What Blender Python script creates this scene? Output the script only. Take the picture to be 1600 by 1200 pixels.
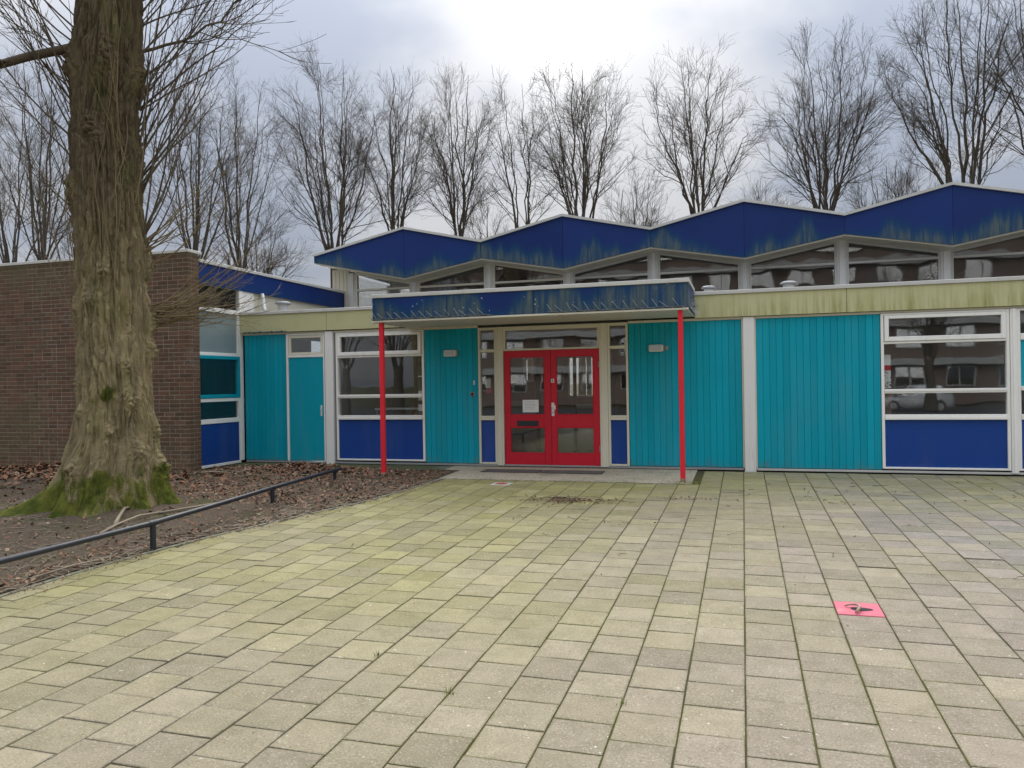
import bpy, math, random
import numpy as np
from mathutils import Vector, Matrix, Euler

# ------------------------------------------------------------------ reset, camera, light
S = bpy.context.scene
for o in list(bpy.data.objects):
    bpy.data.objects.remove(o)
COL = S.collection
rad = math.radians
SLOPE = 0.02                       # the paving falls away from the facade by two per cent

cam_d = bpy.data.cameras.new("camera")
cam = bpy.data.objects.new("camera", cam_d)
COL.objects.link(cam)
cam_d.sensor_width = 36.0
cam_d.lens = 26.84
cam_d.clip_start = 0.05
cam_d.clip_end = 3000
right = Vector((0.956996, 0.289661, -0.015969))
down = Vector((-0.015105, -0.005220, -0.999872))
fwd = Vector((-0.289708, 0.957115, -0.000620))
cam.matrix_world = Matrix(((right.x, -down.x, -fwd.x, 0.0),
                           (right.y, -down.y, -fwd.y, -12.7026),
                           (right.z, -down.z, -fwd.z, 1.4517), (0, 0, 0, 1)))
S.camera = cam

SUN_DIR = Vector((-0.2183, 0.9790, 0.4761)).normalized()
SUN_EL = math.asin(SUN_DIR.z)
SUN_AZ = math.atan2(SUN_DIR.x, SUN_DIR.y)

W = bpy.data.worlds.new("World")
S.world = W
W.use_nodes = True
wn, wl = W.node_tree.nodes, W.node_tree.links
wn.clear()


class NT:
    """small helper for building node trees"""
    def __init__(self, nodes, links):
        self.n, self.l = nodes, links

    def add(self, t, **kw):
        nd = self.n.new(t)
        for k, v in kw.items():
            setattr(nd, k, v)
        return nd

    def put(self, sock, v):
        if isinstance(v, bpy.types.NodeSocket):
            self.l.new(v, sock)
        elif isinstance(v, (tuple, list)):
            sock.default_value = tuple(v) + (1.0,) if len(v) == 3 and len(sock.default_value) == 4 else tuple(v)
        else:
            sock.default_value = v

    def math(self, op, a, b=0.0, c=None, clamp=False):
        nd = self.add("ShaderNodeMath", operation=op, use_clamp=clamp)
        self.put(nd.inputs[0], a)
        self.put(nd.inputs[1], b)
        if c is not None:
            self.put(nd.inputs[2], c)
        return nd.outputs[0]

    def mix(self, f, a, b, mode="MIX"):
        nd = self.add("ShaderNodeMix", data_type="RGBA", blend_type=mode)
        self.put(nd.inputs[0], f)
        self.put(nd.inputs[6], a)
        self.put(nd.inputs[7], b)
        return nd.outputs[2]

    def noise(self, vec, scale, detail=3.0, rough=0.55, dist=0.0, dims="3D"):
        nd = self.add("ShaderNodeTexNoise", noise_dimensions=dims)
        if vec is not None:
            self.put(nd.inputs["Vector"], vec)
        self.put(nd.inputs["Scale"], scale)
        self.put(nd.inputs["Detail"], detail)
        self.put(nd.inputs["Roughness"], rough)
        self.put(nd.inputs["Distortion"], dist)
        return nd.outputs[0]

    def smooth(self, v, lo, hi, a=0.0, b=1.0):
        nd = self.add("ShaderNodeMapRange", interpolation_type="SMOOTHSTEP")
        self.put(nd.inputs[0], v)
        self.put(nd.inputs[1], lo)
        self.put(nd.inputs[2], hi)
        self.put(nd.inputs[3], a)
        self.put(nd.inputs[4], b)
        return nd.outputs[0]

    def vmul(self, v, s):
        nd = self.add("ShaderNodeVectorMath", operation="MULTIPLY")
        self.put(nd.inputs[0], v)
        nd.inputs[1].default_value = s
        return nd.outputs[0]

    def sep(self, v):
        nd = self.add("ShaderNodeSeparateXYZ")
        self.put(nd.inputs[0], v)
        return nd.outputs

    def comb(self, x, y, z):
        nd = self.add("ShaderNodeCombineXYZ")
        for i, v in enumerate((x, y, z)):
            self.put(nd.inputs[i], v)
        return nd.outputs[0]


w = NT(wn, wl)
tc = w.add("ShaderNodeTexCoord").outputs["Generated"]
sx, sy, sz = w.sep(tc)
zc = w.math("MAXIMUM", sz, 0.0)
cie = w.math("MULTIPLY_ADD", zc, w.math("MULTIPLY_ADD", zc, 0.66, 0.17), 0.178)                     # overcast sky: brighter to the zenith
inv = w.math("DIVIDE", 1.0, w.math("ADD", zc, 0.22))
pv = w.comb(w.math("MULTIPLY_ADD", sx, inv, 29.6), w.math("MULTIPLY_ADD", sy, inv, 15.2), 0.0)
n1 = w.noise(pv, 0.9, 5.0, 0.47, 0.5)
n2 = w.noise(pv, 2.6, 4.0, 0.5, 0.3)
cl = w.smooth(w.math("MULTIPLY_ADD", n2, 0.30, w.math("MULTIPLY", n1, 0.85)), 0.47, 0.66)
dp = w.add("ShaderNodeVectorMath", operation="DOT_PRODUCT")
wl.new(tc, dp.inputs[0])
dp.inputs[1].default_value = SUN_DIR
dd = w.math("MAXIMUM", dp.outputs["Value"], 0.0)
g1 = w.math("MULTIPLY", w.math("POWER", dd, 900.0), 0.55)
g2 = w.math("MULTIPLY", w.math("POWER", dd, 90.0), 0.02)
glow = w.math("ADD", g1, g2)
ccol = w.mix(cl, (0.42, 0.465, 0.56, 1), (0.70, 0.71, 0.74, 1))
cc2 = w.mix(1.0, ccol, w.comb(cie, cie, cie), "MULTIPLY")
cc3 = w.mix(1.0, cc2, w.mix(1.0, (1.0, 0.97, 0.92, 1), w.comb(glow, glow, glow), "MULTIPLY"), "ADD")
sky = w.add("ShaderNodeTexSky", sky_type="NISHITA")
sky.sun_disc = False
sky.sun_elevation = SUN_EL
sky.sun_rotation = SUN_AZ
sky.air_density = 1.0
sky.dust_density = 0.4
bg1 = w.add("ShaderNodeBackground")
wl.new(sky.outputs[0], bg1.inputs[0])
bg1.inputs[1].default_value = 0.05
bg2 = w.add("ShaderNodeBackground")
wl.new(cc3, bg2.inputs[0])
bg2.inputs[1].default_value = 1.0
ms = w.add("ShaderNodeMixShader")
ms.inputs[0].default_value = 0.97
wl.new(bg1.outputs[0], ms.inputs[1])
wl.new(bg2.outputs[0], ms.inputs[2])
wo = w.add("ShaderNodeOutputWorld")
wl.new(ms.outputs[0], wo.inputs[0])

sun_d = bpy.data.lights.new("sun", "SUN")
sun_d.energy = 1.5
sun_d.angle = rad(70)
sun_d.color = (1.0, 0.95, 0.88)
sun = bpy.data.objects.new("sun", sun_d)
COL.objects.link(sun)
sun.rotation_euler = (-SUN_DIR).to_track_quat("-Z", "Y").to_euler()

S.view_settings.view_transform = "Standard"
S.view_settings.look = "None"
S.view_settings.exposure = 1.88
S.view_settings.gamma = 1.0
S.view_settings.use_curve_mapping = False
try:
    S.cycles.max_bounces = 8
    S.cycles.transparent_max_bounces = 12
    S.cycles.use_denoising = True
except Exception:
    pass

# ------------------------------------------------------------------ helpers
WLOC = {}


def setp(o, label=None, cat=None, group=None, kind=None):
    if label:
        o["label"] = label
    if cat:
        o["category"] = cat
    if group:
        o["group"] = group
    if kind:
        o["kind"] = kind
    return o


def link(o, parent=None, at=(0, 0, 0)):
    at = Vector(at)
    COL.objects.link(o)
    WLOC[o.name] = at
    if parent is not None:
        o.parent = parent
        o.location = at - WLOC[parent.name]
    else:
        o.location = at
    return o


def empty(name, at, label=None, cat=None, group=None, kind=None):
    o = bpy.data.objects.new(name, None)
    o.empty_display_size = 0.2
    return setp(link(o, None, at), label, cat, group, kind)


_sg = [(a, b, c) for a in (-1, 1) for b in (-1, 1) for c in (-1, 1)]
_idx = {}
for _i, _s in enumerate(_sg):
    for _a in range(3):
        _idx[(_s, _a)] = _i * 3 + _a


def _chamfer_faces():
    F = []
    for a in range(3):
        o1, o2 = (a + 1) % 3, (a + 2) % 3
        for s in (-1, 1):
            q = []
            for u, v in ((-1, -1), (1, -1), (1, 1), (-1, 1)):
                t = [0, 0, 0]
                t[a], t[o1], t[o2] = s, u, v
                q.append(_idx[(tuple(t), a)])
            F.append(q if s > 0 else q[::-1])
    for a in range(3):
        o1, o2 = (a + 1) % 3, (a + 2) % 3
        for u in (-1, 1):
            for v in (-1, 1):
                t0, t1 = [0, 0, 0], [0, 0, 0]
                t0[a], t0[o1], t0[o2] = -1, u, v
                t1[a], t1[o1], t1[o2] = 1, u, v
                q = [_idx[(tuple(t0), o1)], _idx[(tuple(t1), o1)], _idx[(tuple(t1), o2)], _idx[(tuple(t0), o2)]]
                F.append(q if u * v < 0 else q[::-1])
    for s in _sg:
        q = [_idx[(s, 0)], _idx[(s, 1)], _idx[(s, 2)]]
        F.append(q if s[0] * s[1] * s[2] > 0 else q[::-1])
    return F


def _fix(verts, faces):
    V = np.array(verts, float)
    out = []
    for f in faces:
        p = V[list(f)]
        n = np.zeros(3)
        for i in range(1, len(f) - 1):
            n += np.cross(p[i] - p[0], p[i + 1] - p[0])
        out.append(list(f) if n @ p.mean(0) > 0 else list(f)[::-1])
    return out


_cv = []
for _s in _sg:
    for _a in range(3):
        _p = [0.8 * q for q in _s]
        _p[_a] = _s[_a]
        _cv.append(_p)
CH_F = _fix(_cv, _chamfer_faces())
BX_F = [[0, 1, 3, 2], [4, 6, 7, 5], [0, 4, 5, 1], [2, 3, 7, 6], [0, 2, 6, 4], [1, 5, 7, 3]]
BX_F = _fix(_sg, BX_F)


class MB:
    def __init__(self):
        self.v, self.f, self.a, self.n = [], [], [], 0

    def add(self, verts, faces, att=0.0):
        self.v.extend([tuple(p) for p in verts])
        self.f.extend([[i + self.n for i in f] for f in faces])
        self.a.extend([att] * len(verts))
        self.n += len(verts)
        return self

    def box(self, x0, x1, y0, y1, z0, z1, c=0.0, att=0.0):
        if x1 < x0: x0, x1 = x1, x0
        if y1 < y0: y0, y1 = y1, y0
        if z1 < z0: z0, z1 = z1, z0
        lo, hi = (x0, y0, z0), (x1, y1, z1)
        if c <= 0:
            vs = [tuple(hi[i] if s[i] > 0 else lo[i] for i in range(3)) for s in _sg]
            return self.add(vs, BX_F, att)
        c = min(c, 0.4 * min(x1 - x0, y1 - y0, z1 - z0))
        vs = []
        for s in _sg:
            for a in range(3):
                vs.append(tuple((hi[i] - (0 if i == a else c)) if s[i] > 0 else (lo[i] + (0 if i == a else c)) for i in range(3)))
        return self.add(vs, CH_F, att)

    def prism(self, pts, y0, y1, att=0.0):
        """polygon in xz extruded along y"""
        n = len(pts)
        vs = [(x, y0, z) for x, z in pts] + [(x, y1, z) for x, z in pts]
        area = sum(pts[i][0] * pts[(i + 1) % n][1] - pts[(i + 1) % n][0] * pts[i][1] for i in range(n))
        r = list(range(n))
        fs = [r, [i + n for i in r[::-1]]] + [[i, i + n, (i + 1) % n + n, (i + 1) % n] for i in r]
        if area < 0:
            fs = [f[::-1] for f in fs]
        return self.add(vs, fs, att)

    def tube(self, pts, rads, k=8, cap=True, att=0.0):
        P = np.array(pts, float)
        if np.isscalar(rads):
            rads = [rads] * len(P)
        T = np.gradient(P, axis=0)
        T /= np.linalg.norm(T, axis=1)[:, None] + 1e-9
        ref = np.array([0, 0, 1.0]) if abs(T[0][2]) < 0.9 else np.array([1.0, 0, 0])
        vs = []
        for i in range(len(P)):
            u = np.cross(T[i], ref)
            u /= np.linalg.norm(u) + 1e-9
            vv = np.cross(T[i], u)
            for j in range(k):
                a = 2 * math.pi * j / k
                vs.append(tuple(P[i] + rads[i] * (u * math.cos(a) + vv * math.sin(a))))
        fs = []
        for i in range(len(P) - 1):
            for j in range(k):
                b = (j + 1) % k
                fs.append([i * k + j, i * k + b, (i + 1) * k + b, (i + 1) * k + j])
        if cap:
            fs.append(list(range(k))[::-1])
            fs.append([(len(P) - 1) * k + j for j in range(k)])
        return self.add(vs, fs, att)

    def disc_ring(self, c, axis, r, depth, k=20):
        a = np.array(axis, float)
        return self.tube([np.array(c), np.array(c) + a * depth], r, k)

    def build(self, name, mat, parent=None, smooth=False, label=None, cat=None, group=None, kind=None, at=None, attname=None, extra=None):
        V = np.array(self.v, float)
        if at is None:
            at = (V.min(0) + V.max(0)) / 2
            at[2] = V[:, 2].min()
        me = bpy.data.meshes.new(name)
        me.from_pydata([tuple(p) for p in (V - np.array(at))], [], self.f)
        me.materials.append(mat)
        if smooth:
            me.polygons.foreach_set("use_smooth", [True] * len(me.polygons))
        if attname:
            at_ = me.attributes.new(attname, "FLOAT", "POINT")
            at_.data.foreach_set("value", np.array(self.a, np.float32))
        for en, ev in (extra or {}).items():
            at_ = me.attributes.new(en, "FLOAT", "POINT")
            at_.data.foreach_set("value", np.array(ev, np.float32))
        me.update()
        return setp(link(bpy.data.objects.new(name, me), parent, at), label, cat, group, kind)


def np_mesh(name, V, Q, mat, parent=None, smooth=False, atts=None, at=(0, 0, 0), **kw):
    """mesh from numpy vertex array and (n,k) face array"""
    V = np.asarray(V, np.float32) - np.array(at, np.float32)
    Q = np.asarray(Q, np.int32)
    k = Q.shape[1]
    me = bpy.data.meshes.new(name)
    me.vertices.add(len(V))
    me.vertices.foreach_set("co", V.ravel())
    me.loops.add(Q.size)
    me.loops.foreach_set("vertex_index", Q.ravel())
    me.polygons.add(len(Q))
    me.polygons.foreach_set("loop_start", np.arange(0, Q.size, k, dtype=np.int32))
    me.polygons.foreach_set("loop_total", np.full(len(Q), k, np.int32))
    if smooth:
        me.polygons.foreach_set("use_smooth", np.ones(len(Q), bool))
    for an, av in (atts or {}).items():
        a = me.attributes.new(an, "FLOAT", "POINT")
        a.data.foreach_set("value", np.asarray(av, np.float32))
    me.materials.append(mat)
    me.update(calc_edges=True)
    me.validate()
    return setp(link(bpy.data.objects.new(name, me), parent, at), **kw)


def copy_of(src, parent, at, rot=None):
    o = src.copy()
    COL.objects.link(o)
    WLOC[o.name] = Vector(at)
    o.parent = parent
    o.location = Vector(at) - (WLOC[parent.name] if parent is not None else Vector((0, 0, 0)))
    if rot is not None:
        o.rotation_euler = rot
    return o


# ------------------------------------------------------------------ materials
def mat(name):
    m = bpy.data.materials.new(name)
    m.use_nodes = True
    nt = m.node_tree
    nt.nodes.clear()
    g = NT(nt.nodes, nt.links)
    out = g.add("ShaderNodeOutputMaterial")
    return m, g, out


def princ(g, out, col, rough=0.6, spec=0.4, bump=None, bdist=0.01, bstr=1.0, metal=0.0):
    p = g.add("ShaderNodeBsdfPrincipled")
    g.put(p.inputs["Base Color"], col)
    g.put(p.inputs["Roughness"], rough)
    g.put(p.inputs["Metallic"], metal)
    p.inputs["Specular IOR Level"].default_value = spec
    if bump is not None:
        b = g.add("ShaderNodeBump")
        b.inputs["Distance"].default_value = bdist
        b.inputs["Strength"].default_value = bstr
        g.put(b.inputs["Height"], bump)
        g.l.new(b.outputs[0], p.inputs["Normal"])
    g.l.new(p.outputs[0], out.inputs[0])
    return p


def pos(g):
    return g.add("ShaderNodeNewGeometry").outputs["Position"]


def orand(g):
    return g.add("ShaderNodeObjectInfo").outputs["Random"]


def scl(c, k):
    return tuple(min(1, x * k) for x in c)


def paint(name, col, rough=0.45, var=0.12, dirt=0.25, dirtcol=(0.16, 0.16, 0.11), streak=True, spec=0.4, rv=0.06, splash=0.0, chips=0.0):
    m, g, out = mat(name)
    p = pos(g)
    n = g.noise(p, 1.7, 4.0)
    c = g.mix(n, scl(col, 1 - var), scl(col, 1 + var))
    r = g.math("MULTIPLY_ADD", orand(g), rv * 2, 1 - rv)
    c = g.mix(1.0, c, g.comb(r, r, r), "MULTIPLY")
    st = g.noise(g.vmul(p, (9.0, 9.0, 0.9)) if streak else g.vmul(p, (4, 4, 4)), 1.0, 5.0, 0.65)
    d = g.math("MULTIPLY", g.smooth(st, 0.52, 0.8), dirt)
    c = g.mix(d, c, dirtcol)
    if splash:                                  # mud splashed up from the ground
        z_ = g.sep(p)[2]
        sp_ = g.noise(g.vmul(p, (5, 5, 2.5)), 1.0, 6.0, 0.7)
        f_ = g.smooth(g.math("MULTIPLY_ADD", sp_, 0.55, g.math("MULTIPLY", z_, -0.9)), 0.12, 0.38)
        c = g.mix(g.math("MULTIPLY", f_, splash), c, (0.16, 0.15, 0.09))
        fd = g.noise(g.vmul(p, (2.2, 2.2, 0.5)), 1.0, 4.0)
        c = g.mix(g.math("MULTIPLY", g.smooth(fd, 0.45, 0.75), 0.30), c, scl(col, 1.35) if False else tuple(0.75 * q + 0.07 for q in col))
    if chips:
        ch_ = g.noise(p, 13.0, 2.0)
        c = g.mix(g.math("MULTIPLY", g.smooth(ch_, 0.775, 0.79), chips), c, (0.55, 0.60, 0.58))
    fine = g.noise(p, 60.0, 3.0)
    princ(g, out, c, g.math("MULTIPLY_ADD", n, 0.25, rough - 0.12), spec, fine, 0.002, 0.25)
    return m


TEAL = paint("teal_paint", (0.001, 0.335, 0.440), 0.5, 0.06, 0.10, (0.005, 0.25, 0.33), spec=0.2, rv=0.10, splash=0.6, chips=0.6)
BLUE = paint("blue_panel", (0.012, 0.060, 0.285), 0.42, 0.06, 0.10, (0.03, 0.09, 0.28), spec=0.22, splash=0.3)
RED = paint("red_paint", (0.58, 0.009, 0.030), 0.42, 0.07, 0.12, (0.28, 0.02, 0.02))
REDPOST = paint("red_post_paint", (0.80, 0.022, 0.040), 0.4, 0.07, 0.10, (0.35, 0.05, 0.04))
WHITE = paint("white_paint", (0.87, 0.86, 0.81), 0.42, 0.05, 0.28, (0.42, 0.41, 0.33))
CREAM = paint("cream_paint", (0.72, 0.68, 0.55), 0.45, 0.05, 0.22, (0.38, 0.36, 0.27))
CONC = paint("pale_concrete", (0.78, 0.77, 0.74), 0.8, 0.08, 0.35, (0.34, 0.33, 0.28), spec=0.2)
COPING = paint("coping_metal", (0.60, 0.59, 0.55), 0.5, 0.08, 0.45, (0.36, 0.37, 0.25), streak=False)
SOFFIT = paint("soffit_board", (0.66, 0.63, 0.54), 0.6, 0.05, 0.25, (0.40, 0.38, 0.28), streak=False)
DARK = paint("dark_gap", (0.02, 0.02, 0.02), 0.8, 0.1, 0.2, (0.05, 0.05, 0.04))
GREYMET = paint("grey_metal", (0.33, 0.34, 0.34), 0.4, 0.06, 0.2, (0.2, 0.2, 0.18))
BLACKPL = paint("black_plastic", (0.028, 0.03, 0.034), 0.45, 0.1, 0.1, (0.05, 0.05, 0.05))
RAILBLK = paint("rail_paint", (0.022, 0.026, 0.036), 0.38, 0.2, 0.25, (0.07, 0.07, 0.06), streak=False)
WHITEPL = paint("white_plastic", (0.72, 0.72, 0.70), 0.4, 0.03, 0.08, (0.5, 0.5, 0.45))
PAPER = paint("paper", (0.80, 0.80, 0.79), 0.7, 0.02, 0.0)
INK = paint("ink", (0.16, 0.17, 0.18), 0.7, 0.02, 0.0)
ROOMW = paint("room_wall", (0.30, 0.30, 0.31), 0.8, 0.05, 0.1, (0.3, 0.3, 0.28))
ROOMB = paint("room_brown", (0.24, 0.15, 0.11), 0.7, 0.2, 0.2, (0.09, 0.05, 0.04))
ROOMD = paint("room_dark", (0.07, 0.07, 0.075), 0.8, 0.1, 0.1, (0.05, 0.05, 0.05))
ROOMF = paint("room_floor", (0.09, 0.09, 0.095), 0.75, 0.1, 0.2, (0.08, 0.08, 0.08), streak=False)
FELT = paint("roof_felt", (0.13, 0.13, 0.125), 0.85, 0.15, 0.4, (0.12, 0.13, 0.08), streak=False)
PINK = paint("pink_plate", (0.50, 0.105, 0.15), 0.6, 0.15, 0.75, (0.52, 0.30, 0.24), streak=False)
RUST = paint("rusty_rod", (0.36, 0.25, 0.18), 0.7, 0.25, 0.4, (0.15, 0.08, 0.05), streak=False)
GALV = paint("galvanised_wire", (0.40, 0.43, 0.44), 0.42, 0.1, 0.2, (0.2, 0.2, 0.2), streak=False)
SPIKEB = paint("spike_base", (0.10, 0.12, 0.13), 0.5, 0.1, 0.2, (0.1, 0.12, 0.06), streak=False)


def glass(name, tint=(0.80, 0.83, 0.84), base=0.06, wav=0.0, haze=0.0):
    m, g, out = mat(name)
    lw = g.add("ShaderNodeLayerWeight")
    lw.inputs[0].default_value = 0.5
    f5 = g.math("POWER", lw.outputs["Facing"], 4.0)
    fac = g.math("MULTIPLY_ADD", f5, 0.85, base, clamp=True)
    tr = g.add("ShaderNodeBsdfTransparent")
    tr.inputs[0].default_value = tuple(tint) + (1,)
    gl = g.add("ShaderNodeBsdfGlossy")
    gl.inputs["Roughness"].default_value = 0.015
    gl.inputs[0].default_value = (0.95, 0.97, 1, 1)
    if wav:
        b = g.add("ShaderNodeBump")
        b.inputs["Distance"].default_value = wav
        g.l.new(g.noise(pos(g), 1.6, 1.0), b.inputs["Height"])
        g.l.new(b.outputs[0], gl.inputs["Normal"])
    mx = g.add("ShaderNodeMixShader")
    g.l.new(fac, mx.inputs[0])
    g.l.new(tr.outputs[0], mx.inputs[1])
    g.l.new(gl.outputs[0], mx.inputs[2])
    last = mx.outputs[0]
    if haze:                                    # a film of dust on the pane
        df = g.add("ShaderNodeBsdfDiffuse")
        df.inputs[0].default_value = (0.5, 0.5, 0.47, 1)
        m2 = g.add("ShaderNodeMixShader")
        g.l.new(g.math("MULTIPLY", g.noise(pos(g), 3.0, 4.0), haze), m2.inputs[0])
        g.l.new(last, m2.inputs[1])
        g.l.new(df.outputs[0], m2.inputs[2])
        last = m2.outputs[0]
    g.l.new(last, out.inputs[0])
    return m


GLASS = glass("window_glass", (0.93, 0.95, 0.95), 0.07, 0.0012, 0.02)
GLASSU = glass("clerestory_glass", (0.90, 0.90, 0.89), 0.06, 0.002, 0.05)


def frosted():
    m, g, out = mat("frosted_glass")
    n = g.noise(pos(g), 2.0, 3.0)
    c = g.mix(n, (0.19, 0.25, 0.26), (0.26, 0.32, 0.33))
    princ(g, out, c, 0.22, 0.6, g.noise(pos(g), 90, 2.0), 0.002, 0.15)
    return m


FROST = frosted()


def fascia_blue(name, lo, hi, drop=0.0, amt=1.0):
    """blue facing sheets; algae and lime runs rise in tongues from the lower edge (attribute hb = height over it)"""
    m, g, out = mat(name)
    p = pos(g)
    x, y, z = g.sep(p)
    at = g.add("ShaderNodeAttribute", attribute_name="hb").outputs["Fac"]
    n = g.noise(p, 0.9, 3.0)
    base = g.mix(n, (0.009, 0.026, 0.128), (0.012, 0.042, 0.190))
    r = g.math("MULTIPLY_ADD", orand(g), 0.22, 0.89)
    base = g.mix(1.0, base, g.comb(r, r, r), "MULTIPLY")
    zone = g.smooth(g.noise(g.comb(g.math("MULTIPLY_ADD", x, 1.0, 3.3), y, 0.0), 0.75, 1.0), 0.36, 0.56)
    tong = g.math("POWER", g.noise(g.comb(x, y, 0.0), 2.1, 2.0, 0.5), 2.0)
    spike = g.math("POWER", g.noise(g.comb(g.math("ADD", x, 7.7), y, 0.0), 5.5, 1.0), 5.0)
    h = g.math("MULTIPLY", zone, g.math("ADD", g.math("MULTIPLY_ADD", tong, hi * 2.3, lo), g.math("MULTIPLY", spike, hi * 4.0)))
    fine = g.noise(g.vmul(p, (17, 17, 1.3)), 1.0, 4.0, 0.65)
    hh = g.math("MULTIPLY_ADD", g.math("SUBTRACT", fine, 0.5), 0.10, h)
    d = g.math("SUBTRACT", hh, at)
    halo = g.smooth(d, -0.16, 0.06)
    core = g.math("MULTIPLY", g.smooth(d, -0.02, 0.22), g.smooth(fine, 0.25, 0.70))
    c = g.mix(g.math("MULTIPLY", halo, 0.75 * amt), base, (0.008, 0.060, 0.14))
    c = g.mix(g.math("MULTIPLY", core, 0.62 * amt), c, g.mix(fine, (0.05, 0.085, 0.085), (0.21, 0.235, 0.145)))
    if drop:
        vo = g.noise(g.vmul(p, (1.0, 1.0, 0.6)), 23.0, 1.0)
        c = g.mix(g.math("MULTIPLY", g.smooth(vo, 0.72, 0.76), drop), c, (0.6, 0.6, 0.58))
    princ(g, out, c, 0.40, 0.2, g.noise(p, 3.0, 2.0), 0.004, 0.25)
    return m


FASB = fascia_blue("blue_fascia_sheet", 0.03, 0.36)
FASW = fascia_blue("blue_wing_sheet", 0.0, 0.08, 0.0, 0.5)
FASC = fascia_blue("blue_canopy_sheet", 0.16, 0.42, 0.6)


def fascia_beige():
    m, g, out = mat("beige_fascia_sheet")
    p = pos(g)
    x, y, z = g.sep(p)
    at = g.add("ShaderNodeAttribute", attribute_name="hb").outputs["Fac"]
    base = g.mix(g.noise(p, 0.8, 3.0), (0.52, 0.51, 0.275), (0.60, 0.58, 0.33))
    zone = g.smooth(x, -1.6, 0.4)
    st = g.noise(g.vmul(p, (14, 14, 0.9)), 1.0, 5.0, 0.7)
    low = g.smooth(at, 0.34, 0.02)
    f = g.math("MULTIPLY", g.math("MULTIPLY", g.smooth(st, 0.40, 0.70), zone), g.math("MULTIPLY_ADD", low, 0.55, 0.25))
    c = g.mix(f, base, (0.25, 0.25, 0.06))
    blot = g.smooth(g.noise(g.vmul(p, (3, 3, 2.2)), 1.0, 4.0), 0.55, 0.75)
    c = g.mix(g.math("MULTIPLY", blot, 0.35), c, (0.40, 0.395, 0.16))
    princ(g, out, c, 0.55, 0.3, g.noise(p, 5.0, 2.0), 0.004, 0.2)
    return m


FASG = fascia_beige()


def tile_mat():
    m, g, out = mat("paving_tile")
    p = pos(g)
    x, y, z = g.sep(p)
    at = g.add("ShaderNodeAttribute", attribute_name="rnd").outputs["Fac"]
    r = g.math("FRACT", g.math("ADD", at, orand(g)))
    r2 = g.math("FRACT", g.math("MULTIPLY", r, 17.31))
    r3 = g.math("FRACT", g.math("MULTIPLY", r, 91.7))
    # algae lies over the side under the tree and along the building; the open side stays grey
    gx = g.smooth(x, 1.6, -3.4)
    gy = g.smooth(y, -5.5, -1.5)
    big = g.noise(p, 0.45, 3.0)
    alg = g.math("ADD", g.math("MULTIPLY", gx, 0.62), g.math("MULTIPLY", gy, 0.40))
    alg = g.math("ADD", alg, g.math("MULTIPLY_ADD", big, 0.9, -0.40))
    alg = g.math("ADD", alg, g.math("MULTIPLY_ADD", r2, 0.34, -0.16), clamp=True)
    alg = g.math("MULTIPLY", alg, g.smooth(g.math("MULTIPLY_ADD", x, -0.25, y), -9.2, -6.0, 0.40, 1.0))
    warm = g.mix(r3, (0.270, 0.226, 0.172), (0.315, 0.268, 0.200))
    cool = g.mix(r3, (0.232, 0.220, 0.202), (0.280, 0.236, 0.208))
    gz = g.smooth(g.math("ADD", x, g.math("MULTIPLY", y, 0.35)), -1.6, 1.4)
    base = g.mix(gz, warm, cool)
    c = g.mix(alg, base, g.mix(r3, (0.285, 0.262, 0.092), (0.330, 0.300, 0.128)))
    v = g.math("MULTIPLY_ADD", r, 0.26, 0.85)
    c = g.mix(1.0, c, g.comb(v, v, v), "MULTIPLY")
    blot = g.noise(p, 6.0, 5.0, 0.65)
    c = g.mix(g.math("MULTIPLY", g.smooth(blot, 0.35, 0.70), 0.55), c, g.mix(1.0, c, (0.66, 0.67, 0.6, 1), "MULTIPLY"))
    ed = g.add("ShaderNodeAttribute", attribute_name="edge").outputs["Fac"]
    en = g.noise(p, 17.0, 4.0, 0.7)
    em = g.smooth(g.math("ADD", g.math("MULTIPLY", ed, 0.62), g.math("MULTIPLY_ADD", en, 0.9, -0.45)), 0.38, 0.78)
    c = g.mix(g.math("MULTIPLY", em, 0.62), c, g.mix(g.smooth(big, 0.4, 0.6), (0.135, 0.118, 0.080), (0.165, 0.158, 0.055)))
    sp = g.noise(p, 95.0, 2.0, 0.7)
    c = g.mix(g.math("MULTIPLY", g.smooth(sp, 0.57, 0.70), 0.60), c, (0.50, 0.47, 0.38))
    c = g.mix(g.math("MULTIPLY", g.smooth(sp, 0.45, 0.32), 0.55), c, (0.10, 0.092, 0.07))
    ch = g.noise(p, 31.0, 1.0)
    c = g.mix(g.math("MULTIPLY", g.smooth(ch, 0.765, 0.79), 0.8), c, (0.62, 0.60, 0.54))
    princ(g, out, c, 0.82, 0.25, g.math("MULTIPLY_ADD", sp, 0.6, blot), 0.004, 0.6)
    return m


TILE = tile_mat()


def joint_mat():
    m, g, out = mat("joint_sand_and_moss")
    p = pos(g)
    x, y, z = g.sep(p)
    n = g.noise(p, 2.2, 4.0, 0.65)
    f = g.noise(p, 60.0, 3.0)
    c = g.mix(g.smooth(n, 0.38, 0.62), (0.070, 0.060, 0.038), (0.095, 0.098, 0.022))
    c = g.mix(g.math("MULTIPLY", f, 0.5), c, (0.14, 0.13, 0.07))
    princ(g, out, c, 0.95, 0.1, f, 0.01, 0.8)
    return m


JOINT = joint_mat()


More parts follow.
